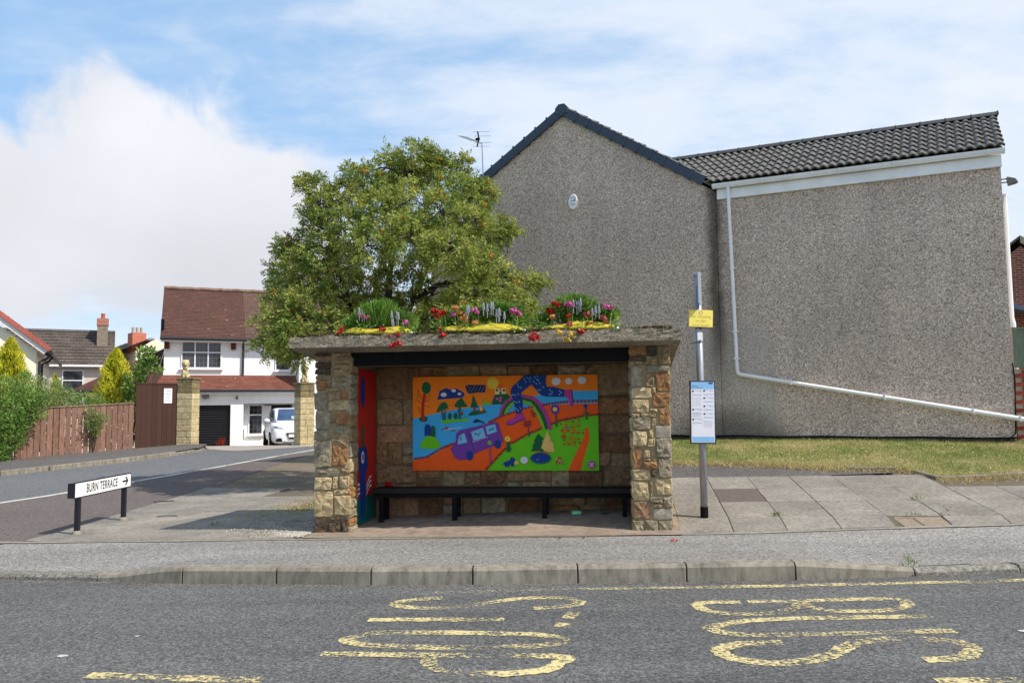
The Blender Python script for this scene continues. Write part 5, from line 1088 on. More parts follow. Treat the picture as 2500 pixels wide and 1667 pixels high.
# windows
M_GLASS = mat('window_glass', [(.35, srgb(26,30,34)), (.65, srgb(64,70,76))], scale=1.6, detail=3, rough=.06, bump=0, spec=.7)
M_FRAME = plain('window_frame', srgb(236,236,238), .35)
M_LEAD = plain('lead_came', srgb(120,122,124), .5)
def window(x0, x1, z0, z1, y, cols, parent, transom=None, lead=True, m=M_GLASS, sill=True):
    f = MB(); t = .05
    f.box(x0, x1, y-.05, y, z0, z0+t).box(x0, x1, y-.05, y, z1-t, z1).box(x0, x0+t, y-.05, y, z0+t, z1-t).box(x1-t, x1, y-.05, y, z0+t, z1-t)
    W = (x1-x0-t)/cols
    for i in range(1, cols): f.box(x0+W*i, x0+W*i+t, y-.05, y, z0+t, z1-t)
    if transom: f.box(x0+t, x1-t, y-.052, y, transom-t/2, transom+t/2)
    fo = f.build('window', M_FRAME, parent)
    rows_ = [(z0+t, transom-t/2), (transom+t/2, z1-t)] if transom else [(z0+t, z1-t)]
    for i in range(cols):
        for za, zb_ in rows_:
            xa, xb = x0+W*i+t, x0+W*(i+1)
            MB().add([(xa, y-.018, za), (xb, y-.018, za), (xb, y-.018, zb_), (xa, y-.018, zb_)], [(0, 1, 2, 3)]).build('pane', m, fo)
            if lead:
                l = MB(); nc = 3
                for k in range(1, nc): l.box(lerp(xa, xb, k/nc)-.004, lerp(xa, xb, k/nc)+.004, y-.022, y-.019, za, zb_)
                nr = max(2, int((zb_-za)/.17))
                for k in range(1, nr): l.box(xa, xb, y-.0222, y-.0192, lerp(za, zb_, k/nr)-.004, lerp(za, zb_, k/nr)+.004)
                l.build('lead_bars', M_LEAD, fo)
    if sill: MB().box(x0-.06, x1+.06, y-.12, y, z0-.06, z0-.003).build('sill', M_FRAME, fo)
    return fo
window(.66, 2.26, 3.2, 4.34, -.003, 3, HW, 3.88)
window(4.45, 5.06, 3.13, 4.34, -.003, 1, HW, 3.95, lead=False)
window(3.36, 3.96, .38, 1.66, -.203, 1, HW, 1.22)
MB().box(4.3, 5.15, -.23, -.2, ZB, 1.64).build('front_door', plain('door_dark', srgb(22,21,24), .5), HW)
MB().box(4.05, 4.27, -.24, -.204, .78, .98).build('house_plaque', plain('plaque', srgb(24,24,26), .4), HW)
MB().box(4.02, 4.30, -.3, -.204, 1.6, 1.68).build('canopy_light', plain('lamp_grey', srgb(140,140,140), .4), HW)
MB().box(1.5, 1.78, -.98, -.92, 1.94, 2.12).box(1.62, 1.66, -.92, -.8, 1.9, 1.98).build('flood_lamp', M_GREY, HW, bevel=.01)
MB().lathe([(.02, 0), (.05, .02), (.05, .10), (.03, .13), (.01, .16)], 10, (2.86, -.9, 1.88)).build('wall_lantern', M_GREY, HW)
MB().box(3.14, 3.17, -.72, -.66, .2, .62).build('door_handle_bar', M_BLK, HW)
MB().box(-.14, -.02, -.1, .12, 4.85, 5.25).build('meter_box', M_BLK, HW)
# plant pot
PT = empty('plant_pot', WO + Vector((math.cos(WA), math.sin(WA), 0))*2.25 + Vector((-math.sin(WA), math.cos(WA), 0))*-1.35 + Vector((0, 0, -.42))); tag(PT, 'dark pot with a spiky red cordyline in front of the black garage door', 'potted plant')
MB().lathe([(.12, 0), (.17, .38), (.19, .40), (.19, .43), (.16, .43), (.15, .40)], 16).build('pot', plain('pot_grey', srgb(62,64,68), .5), PT)
mb = MB(); rr = random.Random(1)
for i in range(46):
    a = rr.uniform(0, 6.28); e = rr.uniform(.3, 1.4); l = rr.uniform(.3, .5); d = Vector((math.cos(a)*math.cos(e), math.sin(a)*math.cos(e), math.sin(e))); s = Vector((-math.sin(a), math.cos(a), 0))*.014
    p0 = Vector((0, 0, .42)); p1 = p0 + d*l*.6; p2 = p0 + d*l + Vector((0, 0, -.06)); mb.add([p0-s, p0+s, p1+s, p1-s, p2], [(0, 1, 2, 3), (3, 2, 4)])
mb.build('leaves', mat('cordyline', [(.3, srgb(120,34,30)), (.6, srgb(176,70,40)), (.8, srgb(210,140,70))], scale=6, isl=.3, bump=0, trans=.2), PT)

# ------------------------------------------------------------------ stone gate pillars with lions, gate, fence
STG = ((160,144,106), (190,174,134), (212,198,162))
M_ASH = mat('ashlar', [(.28, srgb(*STG[0])), (.5, srgb(*STG[1])), (.72, srgb(*STG[2]))], scale=9, rough=.92, bump=.8, bscale=18, bdist=.02, mott=.1, mscale=3, rvar=.10)
M_ASHD = mat('ashlar_weathered', [(.28, srgb(96,88,62)), (.5, srgb(128,116,84)), (.72, srgb(150,138,104))], scale=9, rough=.95, bump=.8, bscale=18, bdist=.02)
def gate_pillar(x, y, zb_, h, w, d, rot, label):
    e = empty('gate_pillar', (x, y, zb_), rot); tag(e, label, 'gate pillar', 'stone gate pillars'); rr = random.Random(int(x*10))
    MB().box(-w/2+.02, w/2-.02, -d/2+.02, d/2-.02, -.4, h-.02).build('core', M_MORT, e)
    z = -.25
    k = 0
    while z < h-.05:
        hh = min(rr.choice((.15, .2, .2, .24)), h-z); m_ = M_ASHD if z > h-.5 else M_ASH
        sp = rr.choice((None, .35, .65, .5))
        cuts = [-w/2, w/2] if sp is None else [-w/2, -w/2+w*sp, w/2]
        for a, b in zip(cuts, cuts[1:]):
            j = rr.uniform(0, .012); mb = MB().box(a+.003, b-.003, -d/2-j, d/2+j, z+.004, z+hh-.004)
            mb.build('block', m_, e, bevel=.012)
        z += hh; k += 1
    MB().box(-w/2-.03, w/2+.03, -d/2-.03, d/2+.03, h+.004, h+.06).build('cap', M_ASHD, e, bevel=.015)
    return e
def lion(x, y, z, rot, label):
    """seated lion, one fused body"""
    mb = MB()
    for c, r_ in (((0, .02, .14), (.10, .14, .15)), ((0, .05, .26), (.09, .10, .16)), ((0, .02, .36), (.085, .09, .10)), ((0, -.02, .47), (.125, .10, .135)), ((0, -.09, .45), (.075, .07, .085)), ((0, -.145, .425), (.042, .035, .035)),
                  ((-.06, -.08, .14), (.032, .035, .16)), ((.06, -.08, .14), (.032, .035, .16)), ((-.06, -.11, .03), (.038, .06, .03)), ((.06, -.11, .03), (.038, .06, .03)), ((-.10, .05, .07), (.05, .12, .07)), ((.10, .05, .07), (.05, .12, .07)), ((-.08, -.02, .58), (.03, .02, .03)), ((.08, -.02, .58), (.03, .02, .03)),
                  ((0, .0, .42), (.115, .11, .14)), ((0, -.06, .33), (.075, .07, .08))): mb.ell(c, r_, 14, 9)
    me = mb.mesh('lion_statue', M_ASH); o = link('lion_statue', me); o.location = (x, y, z); o.rotation_euler = (0, 0, rot)
    rm_ = o.modifiers.new('fuse', 'REMESH'); rm_.mode = 'VOXEL'; rm_.voxel_size = .011; rm_.use_smooth_shade = True
    # carved detail pressed in
    s = o.modifiers.new('soft', 'SMOOTH'); s.factor = .5; s.iterations = 2
    tag(o, label, 'statue', 'lion statues on the gate pillars')
    # eyes and mouth, carved marks
    for sx in (-.032, .032): MB().ell((sx, -.152, .475), (.012, .01, .009), 8, 5).build('eye', M_ASHD, o)
    MB().box(-.03, .03, -.182, -.165, .405, .411).build('mouth', M_ASHD, o)
gate_pillar(-10.74, 26.05, .25, 2.24, .52, .52, R(-4), 'left stone gate pillar beside the brown gate')
gate_pillar(-6.95, 26.25, .28, 2.02, .50, .52, R(38), 'right stone gate pillar in front of the white car')
lion(-10.86, 26.05, 2.55, R(25), 'small stone lion sitting on the left gate pillar'); lion(-6.95, 26.25, 2.36, R(20), 'small stone lion sitting on the right gate pillar')
# brown boarded gate
ga, gb = Vector((-12.0, 25.05, 0)), Vector((-11.02, 25.85, 0)); gd = (gb-ga); gl = gd.length; gang = math.atan2(gd.y, gd.x)
GT = empty('wooden_gate', (ga.x, ga.y, .22), gang); tag(GT, 'tall dark brown boarded gate with a white notice', 'gate')
M_GATE = mat('gate_wood', [(.3, srgb(58,38,31)), (.6, srgb(78,52,43)), (.8, srgb(96,68,57))], scale=6, rough=.75, bump=.3, stretch=(12, 12, 1), rvar=.12)
M_GATEP = mat('gate_wood_worn', [(.3, srgb(70,44,36)), (.55, srgb(92,60,48)), (.66, srgb(170,140,124))], scale=7, rough=.8, bump=.3, rvar=.1)
nb = 8
for i in range(nb): MB().box(gl*i/nb+.0006, gl*(i+1)/nb-.0006, -.012, .012+.004*(i % 2), .02, 2.11).build('board', M_GATE, GT, bevel=.006)
for z in (.35, 1.9): MB().box(0, gl, .014, .06, z, z+.1).build('rail', M_GATE, GT)
MB().box(-.02, gl+.02, -.03, .05, 2.115, 2.15).build('cap_rail', M_GATE, GT)
nt_ = MB().box(gl*.66, gl*.86, -.03, -.0135, 1.50, 1.98).build('notice', plain('notice_white', srgb(240,240,240), .4), GT)
for k in range(4): MB().box(gl*.69, gl*.83, -.0318, -.0305, 1.88-.1*k, 1.9-.1*k).build('print', mat('ink3', []), nt_)
# red-brown fence, every board a piece
fa, fb = Vector((-15.6, 21.2, 0)), Vector((-12.02, 25.0, 0))
fpts = [Vector((-17.6, 20.3, 0)), Vector((-14.6, 21.9, 0)), Vector((-13.62, 23.35, 0)), Vector((-12.02, 25.0, 0))]
FN = empty('board_fence', (0, 0, 0)); tag(FN, 'weathered red-brown board fence with gaps and a capping rail', 'fence')
M_FB = mat('fence_wood', [(.25, srgb(98,72,62)), (.5, srgb(132,100,87)), (.7, srgb(158,124,110)), (.85, srgb(176,150,136))], scale=5, rough=.85, bump=.35, stretch=(10, 10, 1), rvar=.16)
fr_ = random.Random(6)
tot = [(a, b) for a, b in zip(fpts, fpts[1:])]
top = lambda t: lerp(1.40, 1.735, t) if t > .42 else lerp(1.30, 1.541, t/.42)
total = sum((b-a).length for a, b in tot); acc = 0
for a, b in tot:
    L_ = (b-a).length; d = (b-a)/L_; n = int(L_/.160); nn = Vector((-d.y, d.x, 0))
    for i in range(n):
        s0, s1 = i*L_/n + .008, (i+1)*L_/n - .014 + fr_.uniform(-.004, .004); p, q = a+d*s0, a+d*s1; zt = top((acc+s0)/total) - .02; z0 = hz(p.x, p.y)+.10
        MB().hexa([(*p.xy, z0), (*q.xy, z0), (*(q+nn*.02).xy, z0), (*(p+nn*.02).xy, z0)], [(*p.xy, zt), (*q.xy, zt), (*(q+nn*.02).xy, zt), (*(p+nn*.02).xy, zt)]).build('board', M_FB, FN, bevel=.003)
    for hh in (.45, 1.15):
        p, q = a+nn*.025, b+nn*.025; za, zb_ = top(acc/total)-1.45+hh, top((acc+L_)/total)-1.45+hh
        MB().hexa([(*p.xy, za), (*q.xy, zb_), (*(q+nn*.05).xy, zb_), (*(p+nn*.05).xy, za)], [(*p.xy, za+.08), (*q.xy, zb_+.08), (*(q+nn*.05).xy, zb_+.08), (*(p+nn*.05).xy, za+.08)]).build('rail', M_FB, FN)
    p, q = a-nn*.03, b-nn*.03; za, zb_ = top(acc/total)-.015, top((acc+L_)/total)-.015
    MB().hexa([(*p.xy, za), (*q.xy, zb_), (*(q+nn*.09).xy, zb_), (*(p+nn*.09).xy, za)], [(*p.xy, za+.035), (*q.xy, zb_+.035), (*(q+nn*.09).xy, zb_+.035), (*(p+nn*.09).xy, za+.035)]).build('cap_rail', mat('cap_wood', [(.3, srgb(120,100,86)), (.7, srgb(150,130,114))], scale=6, bump=.2), FN)
    acc += L_

# ------------------------------------------------------------------ houses at the left
CR = empty('cream_bungalow', (-16.1, 26.5, .06), R(28)); tag(CR, 'cream bungalow gable with a red tiled verge at the left edge', 'house')
M_CRM = mat('cream_render', [(.3, srgb(236,230,208)), (.7, srgb(244,240,224))], scale=8, rough=.85, bump=.15, bscale=30, mott=.03)
# local: gable in the x-z plane running to -x, side wall running to +y
MB().prism([(-9, 0, -.6), (0, 0, -.6), (0, 0, 3.45), (-4.5, 0, 6.95), (-9, 0, 3.45)], (0, 8.4, 0)).build('wall', M_CRM, CR, fix=True)
rs = .80
MB().prism([(.35, -.28, 3.45), (-4.5, -.28, 7.33), (-4.5, 8.6, 7.33), (.35, 8.6, 3.45)], (0, 0, .05)).build('roof', M_RT3, CR, fix=True)
MB().prism([(-9.35, -.28, 3.45), (-4.5, -.28, 7.33), (-4.5, 8.6, 7.33), (-9.35, 8.6, 3.45)], (0, 0, .05)).build('roof', M_RT3, CR, fix=True)
M_RV = mat('verge_red', [(.3, srgb(150,72,62)), (.7, srgb(180,104,92))], scale=7, rough=.6, bump=.2, rvar=.1)
vl = math.hypot(4.85, 3.88); va = math.atan2(3.88, 4.85)
vc = MB().box(0, .39, -.34, -.2, -.02, .13).box(-.012, .03, -.346, -.2, -.026, .138).mesh('verge_tile', M_RV)
for i in range(15):
    o = link('verge_tile', vc, CR); o.matrix_local = Matrix.Translation((.36, 0, 3.47)) @ Matrix.Rotation(math.pi, 4, 'Z') @ Matrix.Scale(-1, 4, (0, 1, 0)) @ Matrix.Rotation(-va, 4, 'Y') @ Matrix.Translation((.4*i, 0, 0))
MB().prism([(.22, -.26, 3.36), (-4.5, -.26, 7.14), (-4.5, -.26, 7.34), (.34, -.26, 3.46)], (0, .06, 0)).build('barge_board', M_FRAME, CR, fix=True)
MB().tube([(.42, -.3, 3.42), (.42, 8.6, 3.40)], .065, 8).build('gutter', M_GUT, CR)
for y in (-.05, 1.5):
    MB().tube([(.42, y, 3.38), (.30, y, 3.2), (.09, y, 3.1), (.09, y, 0)], .04, 8).build('downpipe', M_GUT, CR)
# grey-roofed house beyond
GH = empty('grey_roofed_house', (-21.75, 42.5, -.3), R(27)); tag(GH, 'low house with a dark grey tiled roof and one chimney, behind the cream bungalow', 'house')
M_PINK = mat('pinkish_render', [(.3, srgb(196,182,172)), (.7, srgb(214,200,190))], scale=12, rough=.9, bump=.4, bscale=30)
M_GT = tiles_small('grey_pantile', srgb(80,70,64), srgb(98,88,80), srgb(128,120,110), .30, .30)
MB().box(-10, 0, 0, 5, 0, 4.15).build('wall', M_PINK, GH); MB().prism([(-.01, 0, 4.1), (-.01, 5, 4.1), (-.01, 2.5, 5.95)], (.01, 0, 0)).build('gable', M_PINK, GH, fix=True)
course_roof('roof', (-10, -.3, 4.12), (.15, -.3, 4.12), (.15, 2.5, 6.15), (-10, 2.5, 6.15), M_GT, GH, .3, .03)
course_roof('roof', (.15, 5.3, 4.12), (-10, 5.3, 4.12), (-10, 2.5, 6.15), (.15, 2.5, 6.15), M_GT, GH, .3, .03)
MB().tube([(-10, -.36, 4.1), (.15, -.36, 4.1)], .06, 7).build('gutter', M_FRAME, GH); MB().tube([(-10, 2.5, 6.18), (.15, 2.5, 6.18)], .1, 7).build('ridge', M_TILE, GH)
ch = MB().box(-.75, -.22, 1.3, 2.0, 4.9, 6.45).build('chimney', mat('chimney_render', [(.3, srgb(116,106,92)), (.7, srgb(146,136,120))], scale=6, bump=.3), GH)
MB().box(-.78, -.19, 1.27, 2.03, 6.453, 6.85).build('brick_top', bricks('chimney_brick', srgb(150,76,58), srgb(172,96,76), srgb(180,166,150)), ch); MB().lathe([(.12, 0), (.13, .05), (.10, .08), (.11, .3)], 10, (-.48, 1.65, 6.85)).build('chimney_pot', plain('terracotta', srgb(178,92,66), .8), ch)
window(-2.3, -1.3, 2.75, 3.9, -.003, 1, GH, 3.35, lead=False, sill=True)
# far house with red chimney
FH = empty('far_gabled_house', (-29.6, 58, -.3), R(42)); tag(FH, 'distant pale gabled house with a bright red brick chimney', 'house')
MB().prism([(1.6, 0, 0), (6, 0, 0), (6, 0, 5.2), (3.0, 0, 7.15), (1.6, 0, 6.1)], (0, 7, 0)).build('wall', mat('cream_far', [(.3, srgb(222,212,190)), (.7, srgb(232,224,204))], scale=6, bump=.1), FH, fix=True)
course_roof('roof', (-3, -.2, 4.6), (-3, 7.2, 4.6), (3.0, 7.2, 7.25), (3.0, -.2, 7.25), M_GT, FH, .3, .03); MB().box(-2.9, 1.58, .1, 7, 0, 4.6).build('side_wall', M_PINK, FH)
ch = MB().box(1.6, 2.6, .9, 2.1, 6.0, 7.6).build('chimney', bricks('chimney_brick2', srgb(186,84,58), srgb(204,104,76), srgb(190,160,140)), FH)
for x in (1.8, 2.1, 2.4): MB().lathe([(.12, 0), (.10, .06), (.11, .45)], 8, (x, 1.5, 7.6)).build('chimney_pot', plain('pot_pale', srgb(170,156,136), .8), ch)
# ------------------------------------------------------------------ rowan tree behind the shelter
TR = empty('rowan_tree', (-2.25, 14.4, hz(-2.25, 14.4))); tag(TR, 'spreading rowan tree with orange berries behind the bus shelter', 'tree')
T0 = Vector(TR.location)
def tl(p): return Vector(p) - T0
M_BARK = mat('rowan_bark', [(.3, srgb(44,38,32)), (.7, srgb(78,70,60))], scale=12, rough=.9, bump=.5, stretch=(4, 4, 1))
tk = MB(); tr_ = random.Random(9)
spine = [(-2.25, 14.4, .2), (-2.28, 14.4, 1.2), (-2.31, 14.4, 2.2), (-2.29, 14.4, 3.0), (-2.26, 14.4, 4.0), (-2.12, 14.4, 4.9), (-2.0, 14.4, 5.8), (-1.95, 14.4, 6.2)]
def wig(a, b, n, amp):
    a, b = Vector(a), Vector(b); out = []
    for i in range(n+1):
        t = i/n; p = a.lerp(b, t) + Vector((0, 0, .12*(b-a).length*math.sin(math.pi*t)))
        if 0 < i < n: p += Vector((tr_.uniform(-amp, amp), tr_.uniform(-amp, amp), tr_.uniform(-amp, amp)))
        out.append(p)
    return out
tk.tube([tl(p) for p in spine], [.12, .105, .09, .078, .06, .04, .022, .012], 9)
limb2 = [(-2.25, 14.4, 1.6), (-2.1, 14.3, 2.6), (-1.8, 14.2, 3.5), (-1.4, 14.1, 4.3), (-1.0, 14.0, 5.0)]; tk.tube([tl(p) for p in limb2], [.06, .055, .045, .03, .014], 7)
limb3 = [(-2.3, 14.4, 1.4), (-2.6, 14.5, 2.4), (-3.0, 14.6, 3.4), (-3.3, 14.6, 4.4)]; tk.tube([tl(p) for p in limb3], [.055, .048, .035, .014], 7)
anch = [Vector(p) for p in spine[2:7] + limb2[1:] + limb3[1:]]
tw = MB()
for (x, y, z, r) in LOBES:
    c = Vector((x, y, z)); best = min(anch, key=lambda a: (a-c).length + (2.0 if a.z > c.z+.1 else 0)); pth = wig(best, c, 5, .07); d = (c-best).length
    tk.tube([tl(p) for p in pth], [lerp(min(.03, .012+d*.008), .007, i/5) for i in range(6)], 6)
    for k in range(9):
        v = Vector((tr_.gauss(0, 1), tr_.gauss(0, 1), tr_.gauss(.1, .8))).normalized()*r*tr_.uniform(.6, 1.0)
        tw.tube([tl(p) for p in wig(c if k % 2 else c.lerp(best, .25), c+v, 3, .04)], [.009, .007, .005, .003], 4)
tk.build('trunk', M_BARK, TR, smooth=True); stuff(tw.build('twigs', M_BARK, TR))
rt = np.random.default_rng(12)
M_ROW = foliage('rowan_leaf', srgb(150,163,80), srgb(104,130,58), srgb(192,192,108), isl=.5, trans=.36, mscale=2.2)
PP, DD = [], []; BP = []
for (x, y, z, r) in LOBES:
    nt_ = int(43*(r/.4)**1.7)+6                       # sprays of leaves in this bough
    d = rt.normal(size=(nt_, 3)); d /= np.linalg.norm(d, axis=1, keepdims=True)
    rad = r*rt.uniform(.25, 1.08, nt_)**.55
    ends = np.array([x, y, z]) + d*rad[:, None]*np.array([1, 1, .82])
    nl = rt.integers(5, 9, nt_)
    for e, dd, k in zip(ends, d, nl):
        out = rt.normal(0, .55, (k, 3)) + dd*.9 + np.array([0, 0, -.05]); out /= np.linalg.norm(out, axis=1, keepdims=True)
        st = e + rt.normal(0, .045, (k, 3)); Lr = rt.uniform(.10, .17, k)
        for s, o, L_ in zip(st, out, Lr):
            side = np.cross(o, rt.normal(size=3)*.6 + np.array([0, 0, 1.])); side /= np.linalg.norm(side)+1e-9
            for t in (.15, .35, .55, .75, .92):
                p = s + o*L_*t + np.array([0, 0, -.025*t*t])
                w = .024
                PP += [p + side*w, p - side*w]; DD += [side*.9 + o*.45, -side*.9 + o*.45]
            PP.append(s + o*L_*1.12 + np.array([0, 0, -.03])); DD.append(o)
        if rt.uniform() < .085 and dd[2] > -.5: BP.append(e + dd*.06)
    if r < .3 and rt.uniform() < .6: BP.append(np.array([x, y, z]) + d[0]*r*.7)
PP = np.array(PP) - np.array(T0); DD = np.array(DD)
cr = leaf_mesh('crown', PP, DD, .054, .42, M_ROW, rt, TR); 
M_BER = mat('rowan_berry', [(.3, srgb(206,104,30)), (.7, srgb(236,146,60))], scale=20, rough=.4, bump=0, isl=.2)
V = []; F = []
octv = np.array([(1,0,0),(-1,0,0),(0,1,0),(0,-1,0),(0,0,1),(0,0,-1)], float); octf = np.array([(0,2,4),(2,1,4),(1,3,4),(3,0,4),(2,0,5),(1,2,5),(3,1,5),(0,3,5)])
k = 0
for b in BP:
    for q in range(rt.integers(9, 18)):
        V.append(octv*.014 + b + rt.normal(0, .034, 3)*np.array([1, 1, .6])); F.append(octf + 6*k); k += 1
me = np_mesh('berries', np.concatenate(V) - np.array(T0), np.concatenate(F)); me.materials.append(M_BER); stuff(link('berries', me, TR))

# ------------------------------------------------------------------ garden plants at the left
def conifer(x, y, z0, h, r, label, seed, n=8200):
    e = empty('golden_conifer', (x, y, z0)); tag(e, label, 'conifer', 'golden conifers behind the fence'); rn_ = np.random.default_rng(seed)
    t = rn_.uniform(0, 1, n)**.8; prof = r*np.minimum(1, (1-t)**.72*1.05)*np.minimum(1, .55+t*4); a = rn_.uniform(0, 6.283, n); lump = 1 + .26*np.sin(a*4+t*17+seed) + .2*np.sin(a*7-t*29+seed)
    rad = prof*lump*rn_.uniform(.55, 1.05, n)**.5
    P_ = np.stack([rad*np.cos(a), rad*np.sin(a), t*h], 1); D_ = np.stack([np.cos(a)*.6, np.sin(a)*.6, np.full(n, 1.1)], 1) + rn_.normal(0, .35, (n, 3))
    leaf_mesh('crown', P_, D_, .13, .22, foliage('conifer_gold', srgb(206,202,54), srgb(150,162,46), srgb(236,230,96), isl=.3, trans=.25, mscale=3), rn_, e)
    P2 = P_*np.array([.72, .72, .97]); leaf_mesh('inner_crown', P2[::2], D_[::2], .15, .35, foliage('conifer_green', srgb(140,152,44), srgb(100,120,36), srgb(180,180,60), trans=.25), rn_, e)
    MB().tube([(0, 0, -.3), (0, 0, h*.8)], [.07, .02], 7).build('trunk', M_BARK, e)
conifer(-15.7, 24.5, .3, 3.5, 1.0, 'golden conifer rising at the left edge in front of the cream bungalow', 3)
conifer(-13.45, 26.6, .2, 3.4, 1.0, 'golden conifer standing beside the brown gate', 4)
conifer(-15.15, 26.0, .2, 2.5, .35, 'small golden conifer between the big shrub and the grey-roofed house', 5, 2200)
def shrub(x, y, z0, cl, n, size, asp, m, label, seed, up=.4, cat='shrub', name='leafy_shrub', droop=0.0):
    e = empty(name, (x, y, z0)); tag(e, label, cat); rn_ = np.random.default_rng(seed); tot_ = sum(c[3]**2 for c in cl); PS, DS = [], []; st = MB()
    for cx, cy, cz, r_ in cl:
        k = int(n*r_*r_/tot_); d = rn_.normal(size=(k, 3)); d /= np.linalg.norm(d, axis=1, keepdims=True); rad = r_*rn_.uniform(.2, 1.1, k)**.5
        g = rn_.integers(0, 14, k); off_ = rn_.normal(0, r_*.16, (14, 3))[g]
        PS.append(np.array([cx, cy, cz]) + d*rad[:, None] + off_); DS.append(d + np.array([0, 0, up]) + rn_.normal(0, .4, (k, 3)))
        for q in range(3):
            v = rn_.normal(size=3); v /= np.linalg.norm(v); st.tube([(0, 0, 0), (cx*.6, cy*.6, cz*.55), (cx+v[0]*r_*.7, cy+v[1]*r_*.7, cz+abs(v[2])*r_*.8)], [.014, .010, .004], 5)
    P_ = np.concatenate(PS); D_ = np.concatenate(DS); ok = P_[:, 2] > .02; P_, D_ = P_[ok], D_[ok]
    leaf_mesh('foliage', P_, D_, size, asp, m, rn_, e); st.build('stems', M_BARK, e)
    return e
M_SHR = foliage('shrub_leaf', srgb(122,156,74), srgb(78,116,48), srgb(168,192,108), isl=.4, trans=.32)
M_SHR2 = foliage('shrub_leaf_pale', srgb(142,158,96), srgb(98,122,66), srgb(188,190,136), isl=.35, trans=.3)
shrub(-14.35, 21.95, .11, [(-.45, 0, .2, .28), (-.1, 0, .22, .3), (.22, 0, .25, .25), (.3, .1, .65, .34), (-.1, 0, .65, .36), (.4, .2, 1.05, .36), (.0, .1, 1.1, .36), (-.4, .1, 1.2, .3), (.25, .3, 1.5, .4), (.65, .5, 1.45, .34), (-.35, .3, 1.6, .32), (.5, .5, 1.85, .32), (.0, .5, 2.05, .28), (.8, .6, 1.8, .25), (.35, .6, 2.4, .16), (-.2, .5, 2.3, .16)], 11000, .085, .34, M_SHR, 'big loose green shrub growing over the fence at the left', 21)
shrub(-14.9, 23.9, .12, [(0, 0, 1.9, .5), (.4, .1, 2.1, .4), (.75, .3, 1.95, .4), (1.0, .5, 1.75, .35), (.5, .2, 1.6, .4)], 3600, .09, .2, M_SHR2, 'pale feathery shrub behind the fence below the cream gable', 22)
shrub(-12.75, 23.95, .12, [(0, 0, .95, .22), (.15, .1, 1.15, .2), (-.1, 0, 1.3, .18), (.05, .05, .75, .15)], 1100, .075, .32, M_SHR2, 'small bush poking through the fence boards', 23)
shrub(-12.55, 26.0, .25, [(0, 0, 2.2, .35), (.25, 0, 2.6, .3), (.45, .1, 2.9, .25), (.2, .1, 3.15, .22), (.5, .1, 3.25, .16), (.75, .1, 2.55, .16), (0, .2, 1.8, .4)], 1500, .12, .5, M_SHR, 'tall leafy sapling between the golden conifer and the brown gate', 24)
shrub(-14.0, 25.6, .2, [(0, 0, 1.5, .4), (-.5, 0, 1.65, .35), (.4, .1, 1.5, .35), (-.75, 0, 1.9, .2), (-.85, 0, 2.2, .14)], 2200, .09, .42, M_SHR, 'bushy green shrub along the top of the fence left of the conifer', 25)
shrub(10.7, 13.9, .8, [(0, 0, 1.9, .35), (-.2, 0, 2.2, .3), (.2, 0, 2.3, .35)], 900, .14, .35, foliage('yellow_leaf', srgb(206,190,60), srgb(150,146,44), srgb(236,224,110), trans=.3), 'yellow-leaved bush at the right edge above the green boards', 26)

# ------------------------------------------------------------------ lawn blades, weeds
rg_ = np.random.default_rng(31)
def blades(name, n, uv, h, m, parent=None, lean=.5):
    U_, V_ = uv(n); X = SO.x + SU.x*U_ + SV.x*V_; Y = SO.y + SU.y*U_ + SV.y*V_; Z = np.array([hz(a, b) for a, b in zip(X, Y)])
    hh = h*rg_.uniform(.4, 1.2, n); a = rg_.uniform(0, 6.283, n); w = .004 + .003*rg_.uniform(size=n); ln = rg_.normal(0, lean, (n, 2))*hh[:, None]
    b = np.stack([X, Y, Z], 1); s = np.stack([np.cos(a)*w, np.sin(a)*w, np.zeros(n)], 1); t = b + np.stack([ln[:, 0], ln[:, 1], hh], 1)
    Vv = np.stack([b-s, b+s, t], 1).reshape(-1, 3); me = np_mesh(name, Vv, np.arange(3*n).reshape(-1, 3)); me.materials.append(m); return stuff(link(name, me, parent))
fr = [W2S(*p) for p in LAWN_F]; bk_ = [W2S(*p) for p in LAWN_B]
def lawn_uv(n):
    u = rg_.uniform(3.6, 13.5, n); f = np.interp(u, [p[0] for p in fr], [p[1] for p in fr]); b = np.interp(u, [p[0] for p in bk_], [p[1] for p in bk_])
    return u, f - .02 + (b-f)*rg_.uniform(0, 1, n)
M_GRS = mat('grass_blade', [(.3, srgb(112,132,66)), (.46, srgb(140,150,80)), (.56, srgb(176,168,110)), (.7, srgb(204,188,138))], scale=1.1, detail=5, rough=.7, bump=0, isl=.3, trans=.25)
L1_ = blades('grass', 70000, lawn_uv, .055, M_GRS, lean=.7); L1_['label'] = 'short patchy grass in front of the rendered house'
L2_ = blades('dry_grass', 9000, lambda n: (lambda u: (u, np.interp(u, [p[0] for p in fr], [p[1] for p in fr]) + rg_.normal(-.05, .12, n)))(rg_.uniform(4.2, 12, n)), .06, mat('dry_blade', [(.3, srgb(168,148,98)), (.7, srgb(206,188,138))], scale=4, rough=.8, bump=0, isl=.2, trans=.2), lean=.9); L2_['label'] = 'dry straw-coloured grass along the lawn edge'
# daisies
mb = MB(); dr = random.Random(3)
for i in range(130):
    u = dr.uniform(4.2, 12); f = float(np.interp(u, [p[0] for p in fr], [p[1] for p in fr])); b = float(np.interp(u, [p[0] for p in bk_], [p[1] for p in bk_])); v = dr.uniform(f+.3, b-.1); x, y = S2W(u, v); z = hz(x, y)+.05
    mb.add([(x+.014*math.cos(k*1.05), y+.014*math.sin(k*1.05), z+dr.uniform(-.004, .004)) for k in range(6)], [tuple(range(6))])
o = mb.build('daisies', plain('daisy', srgb(236,236,228), .7)); stuff(o); o['label'] = 'small white daisies scattered over the lawn'
